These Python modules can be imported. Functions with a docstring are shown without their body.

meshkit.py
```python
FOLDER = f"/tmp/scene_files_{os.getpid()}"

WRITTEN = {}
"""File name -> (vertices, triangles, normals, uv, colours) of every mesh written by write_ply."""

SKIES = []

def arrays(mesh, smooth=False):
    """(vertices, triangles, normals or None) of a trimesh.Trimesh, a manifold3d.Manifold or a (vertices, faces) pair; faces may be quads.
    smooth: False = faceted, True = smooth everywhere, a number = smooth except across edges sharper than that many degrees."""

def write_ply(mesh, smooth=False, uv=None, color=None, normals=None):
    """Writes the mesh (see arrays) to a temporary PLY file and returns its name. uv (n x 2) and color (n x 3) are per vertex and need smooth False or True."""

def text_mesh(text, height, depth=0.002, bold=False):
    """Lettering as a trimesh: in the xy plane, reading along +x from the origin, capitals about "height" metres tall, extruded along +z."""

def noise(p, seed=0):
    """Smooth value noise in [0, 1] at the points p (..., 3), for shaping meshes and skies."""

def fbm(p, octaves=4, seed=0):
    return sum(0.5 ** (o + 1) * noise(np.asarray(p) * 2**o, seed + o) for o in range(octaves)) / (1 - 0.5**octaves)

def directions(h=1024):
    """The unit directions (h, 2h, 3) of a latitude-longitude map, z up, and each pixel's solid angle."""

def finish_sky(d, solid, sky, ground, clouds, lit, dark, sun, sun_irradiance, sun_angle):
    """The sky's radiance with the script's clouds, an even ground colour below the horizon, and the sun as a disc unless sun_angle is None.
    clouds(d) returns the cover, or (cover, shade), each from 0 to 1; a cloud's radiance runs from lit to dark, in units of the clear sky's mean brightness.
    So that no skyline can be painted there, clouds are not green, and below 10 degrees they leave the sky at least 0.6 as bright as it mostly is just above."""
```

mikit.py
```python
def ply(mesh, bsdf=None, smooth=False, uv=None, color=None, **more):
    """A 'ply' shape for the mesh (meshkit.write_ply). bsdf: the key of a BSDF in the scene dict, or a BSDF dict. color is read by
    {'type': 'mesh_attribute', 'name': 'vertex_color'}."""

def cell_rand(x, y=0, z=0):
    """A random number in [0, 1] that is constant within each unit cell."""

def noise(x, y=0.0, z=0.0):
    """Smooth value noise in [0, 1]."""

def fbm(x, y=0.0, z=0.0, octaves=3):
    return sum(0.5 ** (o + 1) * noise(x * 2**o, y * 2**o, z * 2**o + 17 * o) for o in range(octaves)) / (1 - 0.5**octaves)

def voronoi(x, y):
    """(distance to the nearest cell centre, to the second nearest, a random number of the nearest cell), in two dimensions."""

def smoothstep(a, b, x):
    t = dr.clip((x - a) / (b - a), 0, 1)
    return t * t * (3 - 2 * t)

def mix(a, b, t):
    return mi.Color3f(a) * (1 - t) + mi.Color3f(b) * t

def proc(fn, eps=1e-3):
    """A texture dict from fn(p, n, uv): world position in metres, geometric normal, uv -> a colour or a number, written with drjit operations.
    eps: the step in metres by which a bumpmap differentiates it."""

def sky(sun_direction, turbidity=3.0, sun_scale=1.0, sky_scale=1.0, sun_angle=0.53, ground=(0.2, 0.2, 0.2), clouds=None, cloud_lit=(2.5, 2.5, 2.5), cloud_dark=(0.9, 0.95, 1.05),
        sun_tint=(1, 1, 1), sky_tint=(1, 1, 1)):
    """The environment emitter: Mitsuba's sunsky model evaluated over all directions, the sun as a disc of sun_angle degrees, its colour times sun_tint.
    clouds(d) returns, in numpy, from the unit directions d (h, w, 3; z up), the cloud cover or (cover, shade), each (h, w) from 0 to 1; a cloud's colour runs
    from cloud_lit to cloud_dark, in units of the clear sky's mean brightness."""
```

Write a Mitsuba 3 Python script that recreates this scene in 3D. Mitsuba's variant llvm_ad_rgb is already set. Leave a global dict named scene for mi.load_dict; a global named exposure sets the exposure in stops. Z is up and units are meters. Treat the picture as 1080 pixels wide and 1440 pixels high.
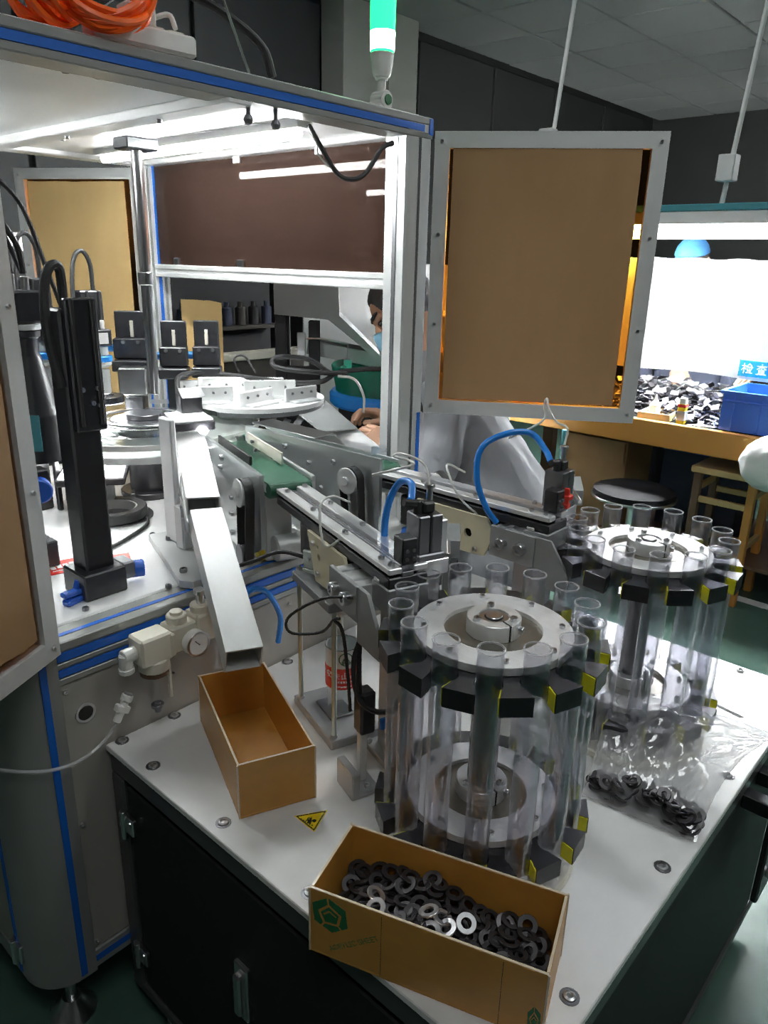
import math, random
import numpy as np
import trimesh
import manifold3d as m3
import mitsuba as mi
import drjit as dr
import mikit, meshkit
from mikit import proc, fbm, noise, mix, smoothstep
from shapely.geometry import Polygon, LineString, Point, box as sbox
from shapely.ops import unary_union
from shapely import affinity

random.seed(7)
rng = np.random.default_rng(7)
PI = math.pi
scene, labels = {}, {}

# ------------------------------------------------------------------ camera
CAM = [[0.66818669, -0.74363173, 0.02320344],
       [-0.22390211, -0.23073232, -0.94690572],
       [0.70950292, 0.6275145, -0.32067298]]      # rows: right, down, forward
CPOS = [-0.5287, -1.1339, 1.49]
_cw = np.eye(4)
_cw[:3, 0] = -np.array(CAM[0]); _cw[:3, 1] = -np.array(CAM[1]); _cw[:3, 2] = np.array(CAM[2]); _cw[:3, 3] = CPOS
scene['camera'] = {'type': 'perspective', 'fov_axis': 'x', 'fov': 2 * math.degrees(math.atan(540 / 1045.9)), 'near_clip': 0.02, 'far_clip': 60.0,
                   'to_world': mi.ScalarTransform4f(_cw.tolist())}
exposure = 0.7
# ------------------------------------------------------------------ light strengths (every lamp is built further down as an object)
L_TUBE = 115.0        # LED tubes under the machine roof
L_RING = 95.0        # inspection lights in the machine
L_BENCH = 165.0       # fluorescent tubes over the inspection bench
L_FILL_HALL = 32.0        # hanging lamps added out of view to light ceiling and walls
L_FILL_CEIL = 5.0         # ceiling fittings added out of view as ambient fill

# ------------------------------------------------------------------ materials
def rgb(c): return {'type': 'rgb', 'value': list(map(float, c))}
def S(r, g, b):                       # sRGB 0-255 -> linear
    return [((v / 255 + .055) / 1.055) ** 2.4 if v > 10 else v / 255 / 12.92 for v in (r, g, b)]
def pr(name, c, rough=.5, metal=0.0, spec=.5, **k):
    d = {'type': 'principled', 'base_color': c if isinstance(c, dict) else rgb(c), 'roughness': rough, 'metallic': metal, 'specular': spec}
    d.update(k)
    scene['m_' + name] = {'type': 'twosided', 'bsdf': d}
def mm(name): return 'm_' + name
pr('aluminium', (.74, .75, .75), .36, .6)
pr('satin_aluminium', (.62, .63, .62), .45, .35)
pr('steel', (.66, .66, .67), .22, 1.0)
pr('zinc', (.50, .54, .50), .3, .9)
pr('dark_steel', (.20, .20, .21), .35, .9)
pr('black_anodised', (.012, .012, .014), .33)
pr('black_rubber', (.012, .012, .012), .55)
pr('black_plastic', (.018, .018, .018), .4)
pr('white_paint', (.84, .84, .83), .4)
pr('white_plastic', (.76, .75, .72), .4)
pr('ivory_plastic', (.66, .62, .52), .45)
pr('blue_film', (.012, .11, .46), .4)
pr('blue_plastic', (.02, .10, .48), .4)
pr('bright_blue', (.02, .26, .78), .3)
pr('blue_hose', (.01, .19, .62), .22, clearcoat=.6)
pr('green_belt', (.006, .07, .035), .5)
pr('yellow_tape', (.62, .58, .012), .4)
pr('yellow_paint', (.80, .55, .01), .45)
pr('yellow_sign', (.85, .62, .01), .5)
pr('ink', (.01, .01, .01), .6)
pr('white_ink', (.85, .85, .85), .6)
pr('red_print', (.62, .03, .02), .4)
pr('red_plastic', (.72, .05, .03), .35)
pr('orange_cable', (1.0, .14, .008), .4)
pr('green_print', (.012, .11, .035), .6)
pr('cream_plate', (.62, .57, .40), .5)
pr('cream_base', (.70, .68, .58), .45)
pr('cabinet_dark', (.014, .015, .015), .6, 0, .2)
pr('cabinet_frame', (.05, .05, .05), .35)
pr('grey_panel', (.30, .285, .255), .5)
pr('grey_extrusion', (.27, .275, .26), .4, .3)
pr('wood_edge', (.62, .26, .05), .42)
pr('wood_light', (.60, .40, .18), .55)
pr('wood_dark', (.10, .055, .03), .55)
pr('green_bowl', (.004, .10, .06), .3)
pr('grey_sheet', (.34, .35, .35), .4, .4)
pr('dark_stand', (.022, .022, .023), .8, 0, .15)
pr('partition', (.035, .032, .028), .8, 0, .15)
pr('pillar_paint', (.74, .73, .67), .7)
pr('coat_cloth', (.27, .28, .30), .85, sheen=.2)
pr('dark_cloth', (.025, .03, .05), .9)
pr('trouser_cloth', (.02, .022, .03), .9)
pr('skin', (.56, .32, .21), .5)
pr('hair', (.012, .010, .009), .55)
pr('mask_cloth', (.30, .60, .78), .85)
pr('mask_string', (.80, .80, .78), .8)
pr('eye_dark', (.02, .012, .01), .3)
pr('teal_paint', (.06, .26, .30), .5)
pr('crate_blue', (.045, .16, .70), .35)
pr('sack_white', (.70, .70, .68), .7)
pr('leather_black', (.008, .008, .009), .7, 0, .08)
pr('washer_dark', (.030, .028, .030), .42, .5)
pr('grey_metal', (.33, .34, .34), .42, .5)
pr('plate_metal', (.62, .65, .65), .28, .85)
pr('washer_mid', (.085, .08, .085), .38, .6)
pr('washer_silver', (.66, .66, .68), .28, .9)
pr('chip_white', (.75, .76, .78), .35, .3)
pr('chip_black', (.02, .02, .025), .35)
pr('red_lens', (.7, .03, .03), .3)
pr('clear_hose', (.70, .70, .66), .3)
pr('hall_wall', (.030, .033, .031), .6)
pr('ceiling_tile', (.34, .355, .345), .85)
pr('ceiling_void', (.03, .03, .03), .9)
pr('bright_teal', (.02, .38, .52), .4)
pr('cap_blue', (.03, .10, .26), .9, 0, .1)

def _top(p, n, uv):
    a = fbm(p.x * 4, p.y * 4, p.z * 4); b = noise(p.x * 60, p.y * 60)
    return mix((.60, .60, .59), (.68, .68, .67), a * .8 + b * .2)
pr('table_white', proc(_top), .36)
def _card(p, n, uv):
    a = fbm(p.x * 30, p.y * 30, p.z * 6); b = noise(p.x * 5, p.y * 5, p.z * 5)
    return mix((.265, .15, .066), (.32, .19, .09), a * .55 + b * .45)
pr('cardboard', proc(_card), .8)
def _card2(p, n, uv):
    a = fbm(p.x * 30, p.y * 30, p.z * 6); b = noise(p.x * 5, p.y * 5, p.z * 5)
    return mix((.46, .30, .12), (.56, .38, .16), a * .5 + b * .5)
pr('cardboard_yellow', proc(_card2), .75)
def _kraft(p, n, uv):
    a = fbm(p.x * 14, p.y * 14, p.z * 14); b = fbm(p.x * 90, p.y * 90, p.z * 90)
    return mix((.38, .175, .03), (.50, .245, .045), a * .7 + b * .3)
pr('kraft_film', proc(_kraft), .38, clearcoat=.4, clearcoat_gloss=.8)
pr('acrylic_edge', (.55, .46, .33), .2, clearcoat=.7)
def _floor(p, n, uv):
    a = fbm(p.x * 2.2, p.y * 2.2); b = fbm(p.x * 40, p.y * 40)
    return mix((.045, .095, .075), (.075, .13, .105), a * .7 + b * .3)
pr('floor_epoxy', proc(_floor), .36, 0, .28)
def _brush(p, n, uv):
    a = noise(p.x * 900, p.y * 40, p.z * 40)
    return mix((.70, .70, .70), (.80, .80, .80), a)
pr('brushed_ring', proc(_brush), .38, .4)
scene['m_plate_conductor'] = {'type': 'twosided', 'bsdf': {'type': 'principled', 'base_color': rgb((.26, .24, .20)), 'metallic': .8, 'roughness': .32}}
scene['m_clear'] = {'type': 'thindielectric', 'int_ior': 1.49, 'specular_reflectance': rgb((1, 1, 1)), 'specular_transmittance': rgb((.935, .935, .955))}
scene['m_glass'] = {'type': 'thindielectric', 'int_ior': 1.5, 'specular_transmittance': rgb((.93, .97, .95))}
scene['m_green_clear'] = {'type': 'thindielectric', 'int_ior': 1.5, 'specular_transmittance': rgb((.95, .985, .965))}
scene['m_smoked'] = {'type': 'blendbsdf', 'weight': .4, 'a': {'type': 'thindielectric', 'int_ior': 1.5, 'specular_reflectance': rgb((.3, .3, .3)), 'specular_transmittance': rgb((.26, .17, .12))},
                     'b': {'type': 'twosided', 'bsdf': {'type': 'diffuse', 'reflectance': rgb((.034, .020, .016))}}}
scene['m_amber'] = {'type': 'thindielectric', 'int_ior': 1.5, 'specular_transmittance': rgb((.62, .34, .10))}
scene['m_bag'] = {'type': 'blendbsdf', 'weight': .13, 'a': {'type': 'thindielectric', 'int_ior': 1.5},
                  'b': {'type': 'twosided', 'bsdf': {'type': 'diffuse', 'reflectance': rgb((.8, .8, .82))}}}
scene['m_rim'] = {'type': 'blendbsdf', 'weight': .22, 'a': {'type': 'thindielectric', 'int_ior': 1.5},
                  'b': {'type': 'twosided', 'bsdf': {'type': 'principled', 'base_color': rgb((.85, .86, .88)), 'roughness': .2, 'specular': .8}}}
def glow(c): return {'type': 'area', 'radiance': rgb(c)}

# ------------------------------------------------------------------ scene helpers
_n = {}
def numbered(key):
    k = _n.get(key, -1) + 1
    _n[key] = k
    return key if k == 0 else f'{key}_{k:03d}'
def thing(name, label, cat, group=None):
    k = numbered(name)
    labels[k] = {'label': label, 'category': cat}
    if group: labels[k]['group'] = group
    return k
def T4(m): return mi.ScalarTransform4f(np.asarray(m, float).tolist())
def obj(name, mesh, mat, parent=None, label=None, smooth=35, kind=None, M=None, emit=None, **more):
    """ONE entry of the scene; a part when parent is given. mesh may be a ready ply dict (shared between copies)."""
    k = numbered((parent + '__' if parent else '') + name)
    d = dict(mesh) if isinstance(mesh, dict) else mikit.ply(mesh, mm(mat), smooth, **more)
    if M is not None: d['to_world'] = T4(M)
    if emit is not None: d['emitter'] = glow(emit)
    scene[k] = d
    if label or kind:
        labels[k] = {}
        if label: labels[k]['label'] = label
        if kind: labels[k]['kind'] = kind
    return k
def tag(k, label, cat, group=None):
    labels[k] = {'label': label, 'category': cat}
    if group: labels[k]['group'] = group
    return k
def solo(name, mesh, mat, label, cat, group=None, **k):
    return tag(obj(name, mesh, mat, **k), label, cat, group)
def struct(name, mesh, mat, label=None, **k): return obj(name, mesh, mat, label=label, kind='structure', **k)

# ------------------------------------------------------------------ mesh helpers
def tf(mesh, M):
    m = mesh.copy(); m.apply_transform(M); return m
def trans(x, y, z): M = np.eye(4); M[:3, 3] = (x, y, z); return M
def rot(a, ax='z'):
    c, s = math.cos(a), math.sin(a)
    M = np.eye(4)
    i, j = {'x': (1, 2), 'y': (2, 0), 'z': (0, 1)}[ax]
    M[i, i] = c; M[i, j] = -s; M[j, i] = s; M[j, j] = c
    return M
def at(x, y, z, a=0.0): return trans(x, y, z) @ rot(a)
def cat(*ms): return trimesh.util.concatenate([m for m in ms])
def cb(sx, sy, sz, c=None, at=(0, 0, 0)):
    """Box with chamfered edges."""
    h = np.array([sx, sy, sz]) / 2
    c = min(h) * .25 if c is None else min(c, min(h) * .49)
    c = min(c, .004) if c else 0
    if c <= 0:
        m = trimesh.creation.box((sx, sy, sz)); m.apply_translation(at); return m
    p = []
    for s in np.ndindex(2, 2, 2):
        g = np.array(s) * 2 - 1
        for k in range(3):
            q = h - c; q[k] = h[k]; p.append(g * q)
    m = trimesh.convex.convex_hull(np.array(p)); m.apply_translation(at)
    return m
def bb(x0, x1, y0, y1, z0, z1, c=None):
    return cb(abs(x1 - x0), abs(y1 - y0), abs(z1 - z0), c, ((x0 + x1) / 2, (y0 + y1) / 2, (z0 + z1) / 2))
def lathe(prof, n=24):
    p = np.array(prof, float)
    a = np.arange(n) * 2 * PI / n
    v = np.stack([p[:, None, 0] * np.cos(a), p[:, None, 0] * np.sin(a), np.repeat(p[:, 1:2], n, 1)], -1).reshape(-1, 3)
    i, j = np.meshgrid(np.arange(len(p) - 1), np.arange(n), indexing='ij')
    q = np.stack([i * n + j, i * n + (j + 1) % n, (i + 1) * n + (j + 1) % n, (i + 1) * n + j], -1).reshape(-1, 4)
    m = trimesh.Trimesh(v, np.vstack([q[:, [0, 1, 2]], q[:, [0, 2, 3]]]), process=False)
    m.merge_vertices(); m.update_faces(m.nondegenerate_faces())
    return m
def disc_cyl(r, z0, z1, n=24, c=None):
    c = min(r, abs(z1 - z0)) * .12 if c is None else c
    return lathe([(0, z0), (r - c, z0), (r, z0 + c), (r, z1 - c), (r - c, z1), (0, z1)], n)
def ring(ri, ro, z0, z1, n=40, c=0.0):
    return lathe([(ri, z0), (ro - c, z0), (ro, z0 + c), (ro, z1 - c), (ro - c, z1), (ri, z1), (ri, z0)], n)
def align(p0, p1):
    """Transform that takes the z axis [0,1] onto p0-p1 (no scaling)."""
    p0, p1 = np.array(p0, float), np.array(p1, float)
    z = (p1 - p0) / np.linalg.norm(p1 - p0)
    x = np.cross([0, 0, 1.0] if abs(z[2]) < .95 else [1.0, 0, 0], z); x /= np.linalg.norm(x)
    M = np.eye(4); M[:3, 0] = x; M[:3, 1] = np.cross(z, x); M[:3, 2] = z; M[:3, 3] = p0
    return M
def cyl(p0, p1, r, n=20, c=None):
    L = float(np.linalg.norm(np.array(p1, float) - np.array(p0, float)))
    return tf(disc_cyl(r, 0, L, n, c), align(p0, p1))
def on(mesh, p, d):
    """A mesh modelled along +z from the origin, set at p looking along d."""
    return tf(mesh, align(p, np.array(p, float) + np.array(d, float)))
def smooth_path(pts, k=8):
    p = np.array(pts, float)
    q = np.vstack([2 * p[0] - p[1], p, 2 * p[-1] - p[-2]])
    out = []
    for i in range(1, len(q) - 2):
        for t in np.arange(k) / k:
            a, b, c, d = q[i - 1:i + 3]
            out.append(.5 * (2 * b + (c - a) * t + (2 * a - 5 * b + 4 * c - d) * t ** 2 + (3 * b - a - 3 * c + d) * t ** 3))
    return np.array(out + [p[-1]])
def hose(pts, r, sides=10, k=8, smooth=True):
    p = smooth_path(pts, k) if smooth else np.array(pts, float)
    t = np.gradient(p, axis=0); t /= np.linalg.norm(t, axis=1, keepdims=True) + 1e-12
    a = np.cross(t[0], [0, 0, 1.0]); a = a if np.linalg.norm(a) > .1 else np.cross(t[0], [1.0, 0, 0])
    a /= np.linalg.norm(a); fr = []
    for ti in t:
        a = a - ti * (a @ ti); a /= np.linalg.norm(a); fr.append((a, np.cross(ti, a)))
    ang = np.arange(sides) * 2 * PI / sides
    rr = np.broadcast_to(r, (len(p),))
    v = [p[i] + rr[i] * (np.cos(ang)[:, None] * fr[i][0] + np.sin(ang)[:, None] * fr[i][1]) for i in range(len(p))]
    v = np.vstack(v + [p[:1], p[-1:]])
    f = []
    n = len(p)
    for i in range(n - 1):
        for j in range(sides):
            k2 = (j + 1) % sides
            f += [[i * sides + j, i * sides + k2, (i + 1) * sides + k2], [i * sides + j, (i + 1) * sides + k2, (i + 1) * sides + j]]
    for j in range(sides):
        k2 = (j + 1) % sides
        f += [[n * sides, k2, j], [n * sides + 1, (n - 1) * sides + j, (n - 1) * sides + k2]]
    return trimesh.Trimesh(v, np.array(f), process=False)
def extrude(poly, h):
    ps = poly.geoms if hasattr(poly, 'geoms') else [poly]
    return cat(*[trimesh.creation.extrude_polygon(g, h, engine='earcut') for g in ps if g.area > 1e-10])
def slab_yz(pts, x0, x1):
    """A polygon in (y, z) extruded from x0 to x1."""
    m = extrude(Polygon(pts) if not hasattr(pts, 'area') else pts, x1 - x0)
    M = np.array([[0, 0, 1, x0], [1, 0, 0, 0], [0, 1, 0, 0], [0, 0, 0, 1.0]])
    return tf(m, M)
def slab_xz(pts, y0, y1):
    m = extrude(Polygon(pts) if not hasattr(pts, 'area') else pts, y1 - y0)
    M = np.array([[1, 0, 0, 0], [0, 0, -1, y1], [0, 1, 0, 0], [0, 0, 0, 1.0]])
    return tf(m, M)
def slab_xy(pts, z0, z1):
    m = extrude(Polygon(pts) if not hasattr(pts, 'area') else pts, z1 - z0); m.apply_translation((0, 0, z0)); return m
def frame_bar(w, h, t, d):
    """A picture frame w x h (outer), bars t wide, d deep, in the xz plane, centred."""
    return slab_xz(sbox(-w / 2, -h / 2, w / 2, h / 2).difference(sbox(-w / 2 + t, -h / 2 + t, w / 2 - t, h / 2 - t)), -d / 2, d / 2)
SCREW = lathe([(0, 0), (.0052, 0), (.0052, .0045), (.0046, .0055), (.0027, .0055), (.0027, .0028), (0, .0028)], 14)    # socket head
NUT = lathe([(0, 0), (.0062, 0), (.0062, .004), (.0052, .005), (.0032, .005), (.0032, .0085), (.0026, .009), (0, .009)], 6)
_share = {}
def shared(key, mesh_fn, mat, smooth=35, **k):
    if key not in _share: _share[key] = mikit.ply(mesh_fn() if callable(mesh_fn) else mesh_fn, mm(mat), smooth, **k)
    return _share[key]
def screw(parent, p, d=(0, 0, 1), s=1.0, mat='steel', name='screw'):
    M = align(p, np.array(p, float) + np.array(d, float)) @ np.diag([s, s, s, 1.0])
    return obj(name, shared('screw' + mat, SCREW, mat), mat, parent, M=M)
def strokes(glyph, size, w, depth):
    """Chinese characters from their strokes; glyph is a list of polylines in the unit square."""
    g = unary_union([LineString(s).buffer(w, cap_style='square', join_style='mitre') for s in glyph])
    return extrude(affinity.scale(g, size, size, origin=(0, 0)), depth)
GLYPH = {
    'fu': [[(.2, .75), (.8, .75)], [(.08, .5), (.92, .5)], [(.5, .95), (.5, .5), (.15, .05)], [(.52, .5), (.88, .05)]],
    'shan': [[(.5, .92), (.5, .12)], [(.15, .6), (.15, .1), (.85, .1), (.85, .6)]],
    'nong': [[(.12, .66), (.12, .82), (.88, .82), (.85, .66)], [(.45, .95), (.38, .7), (.12, .3)], [(.4, .6), (.4, .1), (.55, .22)], [(.75, .62), (.55, .45)], [(.42, .55), (.6, .3), (.9, .08)]],
    'quan': [[(.5, .98), (.42, .88)], [(.28, .87), (.28, .52), (.72, .52), (.72, .87), (.28, .87)], [(.28, .7), (.72, .7)], [(.5, .46), (.5, .05), (.42, .1)], [(.15, .38), (.4, .38), (.15, .1)], [(.8, .45), (.58, .32)], [(.55, .38), (.88, .06)]],
    'jian': [[(.03, .72), (.36, .72)], [(.2, .95), (.2, .05)], [(.2, .68), (.03, .35)], [(.22, .6), (.36, .42)], [(.66, .95), (.42, .62)], [(.66, .95), (.95, .62)], [(.54, .62), (.8, .62)], [(.5, .45), (.54, .25)], [(.66, .48), (.68, .28)], [(.86, .48), (.74, .15)], [(.42, .1), (.95, .1)]],
    'cha': [[(.1, .78), (.9, .78)], [(.5, .97), (.5, .55)], [(.48, .76), (.12, .52)], [(.52, .76), (.88, .52)], [(.28, .46), (.28, .18), (.72, .18), (.72, .46), (.28, .46)], [(.28, .32), (.72, .32)], [(.08, .05), (.92, .05)]],
    'zhong': [[(.15, .72), (.15, .35), (.85, .35), (.85, .72), (.15, .72)], [(.5, .95), (.5, .02)]],
}

# ================================================================== THE HALL
ZC = 3.0
struct('floor', bb(-2.6, 8.2, -3.2, 2.9, -.1, 0, 0), 'floor_epoxy', 'green epoxy floor of the workshop')
struct('trim_1', slab_xy([(2.96, -2.2), (3.02, -2.2), (3.08, .9), (3.02, .9)], 0, .002), 'white_paint', 'white line painted on the green floor')
ceil = struct('ceiling', bb(-2.6, 8.2, -3.2, 2.9, ZC + .03, ZC + .1, 0), 'ceiling_void', 'ceiling grid above the lay-in tiles')
_tile = shared('tile', lambda: cb(.584, .584, .02, .004), 'ceiling_tile')
for i in range(18):
    for j in range(10):
        x, y = -2.3 + .58 + i * .6 - .3 + .3, 2.41 - j * .6
        if y < -3 or x > 8: continue
        obj('tile', _tile, 'ceiling_tile', ceil, M=at(x, y, ZC + .008 + .004 * rng.random(), 0))
wall = struct('wall_back', bb(-2.6, 8.2, 2.78, 2.9, 0, ZC + .03, 0), 'hall_wall', 'dark grey panelled wall at the back of the hall')
_pan = shared('wallpan', lambda: cb(.925, .03, 2.96, .004), 'hall_wall')
for i in range(11):
    obj('panel', _pan, 'hall_wall', wall, M=at(-2.2 + i * .955 + .11, 2.765, 1.49))
struct('wall_left', bb(-2.7, -2.6, -3.2, 2.9, 0, ZC + .03, 0), 'hall_wall', 'dark wall on the left of the hall')
struct('wall_right', bb(8.2, 8.3, -3.2, 2.9, 0, ZC + .03, 0), 'hall_wall', 'dark wall at the far end of the hall')
struct('wall_front', bb(-2.6, 8.2, -3.3, -3.2, 0, ZC + .03, 0), 'hall_wall', 'dark wall behind the camera')
pil = struct('wall_pillar', bb(3.16, 3.87, 2.55, 2.75, 0, ZC, .004), 'pillar_paint', 'pale pillar standing before the dark wall')
obj('cover_strip', bb(3.55, 3.57, 2.54, 2.552, 0, ZC, 0), 'grey_panel', pil)

# added ambient fill: unseen recessed fittings in the ceiling grid, outside the frame
def fitting(x, y, w=.56, l=1.16, label='added unseen ceiling light fitting above the worktable', k=1.0):
    t = thing('added_ceiling_light', label, 'ceiling light', 'added ceiling lights out of view')
    obj('housing', slab_xy(sbox(-w / 2, -l / 2, w / 2, l / 2).difference(sbox(-w / 2 + .03, -l / 2 + .03, w / 2 - .03, l / 2 - .03)), ZC - .03, ZC), 'white_paint', t, M=at(x, y, 0))
    m = bb(-w / 2 + .03, w / 2 - .03, -l / 2 + .03, l / 2 - .03, ZC - .022, ZC - .012, 0)
    obj('diffuser', m, 'white_paint', t, M=at(x, y, 0), emit=[L_FILL_CEIL * k * v for v in (.96, 1.0, 1.0)])
fitting(-.7, -1.5); fitting(1.1, -1.5)
fitting(2.3, .9, label='added unseen ceiling light fitting above the bowl feeder', k=.6)  # added to brighten the pillar and the back wall

# the wall light seen through the machine under its roof, far left
t = thing('wall_light', 'small white rectangular lamp far behind the left camera stand', 'lamp')
obj('housing', bb(1.04, 1.15, 2.66, 2.76, 1.49, 1.575, .004), 'white_paint', t)
obj('diffuser', bb(1.05, 1.14, 2.652, 2.659, 1.50, 1.565, 0), 'white_plastic', t, emit=(9, 9, 9))

# grey cabinets and low partition seen through the machine's open side
t = thing('low_partition', 'low dark partition with a pale top rail behind the machine', 'partition')
obj('board', bb(1.75, 3.1, 2.02, 2.06, 0, .98, .004), 'partition', t)
obj('top_rail', bb(1.74, 3.11, 2.0, 2.08, .98, 1.02, .004), 'ivory_plastic', t)
t = thing('storage_cabinet', 'dark storage cabinet with small dark bottles behind the partition', 'cabinet')
obj('body', bb(1.75, 2.45, 2.45, 2.74, 0, 1.5, .004), 'dark_stand', t)
obj('shelf', bb(1.76, 2.44, 2.33, 2.45, 1.1, 1.12, .002), 'partition', t)
for i in range(7):
    solo('bottle', cat(disc_cyl(.03, 1.12, 1.22, 12), disc_cyl(.014, 1.22, 1.25, 10)) .apply_translation((1.80 + i * .095, 2.39, 0)), ('dark_cloth', 'partition', 'dark_stand')[i % 3],
         'small dark bottle on the dark cabinet shelf behind the machine', 'bottle', 'bottles on the dark cabinet shelf')
t = thing('upright_cabinet', 'tall grey upright cabinet behind the low partition', 'cabinet')
obj('body', bb(2.62, 3.0, 2.35, 2.72, 0, 1.62, .004), 'dark_stand', t)
obj('door_seam', bb(2.80, 2.806, 2.342, 2.352, .1, 1.6, 0), 'ink', t)
t = thing('white_cabinet', 'white metal cabinet behind the masked worker', 'cabinet')
Mw = at(2.12, 1.22, 0, math.radians(-42))
obj('body', cb(.62, .4, 1.25, .006, at=(.31, .2, .625)), 'white_paint', t, M=Mw)
obj('door_seam', cb(.006, .006, 1.1, 0, at=(.16, -.001, .65)), 'ink', t, M=Mw)
for x in (.10, .22): obj('handle', cb(.012, .02, .10, .002, at=(x, -.01, 1.10)), 'black_plastic', t, M=Mw)
solo('white_screen', tf(cb(.86, .03, 1.15, .003, at=(.43, 0, .9)), at(2.18, 1.86, 0, math.radians(-42))), 'white_paint', 'tall white board behind the masked worker and the white cabinet', 'board')
# hanging lamps outside the frame, added to throw light up on the ceiling
for x, y in ((4.6, -1.9), (6.6, -1.3)):
    t = thing('added_hanging_lamp', 'bare fluorescent lamp added out of view to light the ceiling', 'lamp', 'added hanging lamps out of view')
    obj('housing', bb(x - .03, x + .03, y - .62, y + .62, 2.43, 2.47, .003), 'white_paint', t)
    obj('tube', cyl((x, y - .6, 2.40), (x, y + .6, 2.40), .018, 14), 'white_plastic', t, emit=[L_FILL_HALL] * 3)
    for dy in (-.5, .5): obj('rod', cyl((x, y + dy, 2.47), (x, y + dy, ZC + .02), .006, 8), 'white_paint', t)
# vibratory bowl feeder with its hopper, outside the machine's open right side
t = thing('bowl_feeder', 'vibratory bowl feeder with green bowl and blue band before the worker', 'bowl feeder')
FX, FY = 1.46, .60
obj('bowl', lathe([(0, 1.05), (.13, 1.05), (.15, 1.065), (.20, 1.13), (.212, 1.145), (.216, 1.14), (.20, 1.06), (.205, 1.03), (0, 1.03)], 56).apply_translation((FX, FY, 0)), 'green_bowl', t, label='dark green bowl')
obj('spiral_ledge', hose([(FX + (.14 + .05 * i / 40) * math.cos(i * .24), FY + (.14 + .05 * i / 40) * math.sin(i * .24), 1.062 + .07 * i / 40) for i in range(41)], .008, 6, smooth=False), 'green_bowl', t)
obj('blue_band', lathe([(.15, 1.005), (.212, 1.005), (.222, 1.015), (.222, 1.045), (.212, 1.055), (.15, 1.055), (.15, 1.005)], 56).apply_translation((FX, FY, 0)), 'bright_blue', t, label='bright blue band under the bowl')
obj('drive', cat(disc_cyl(.19, .96, 1.005, 40), disc_cyl(.17, .80, .96, 40)).apply_translation((FX, FY, 0)), 'black_plastic', t)
obj('pedestal', bb(FX - .2, FX + .2, FY - .2, FY + .2, 0, .80, .006), 'dark_stand', t)
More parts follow.
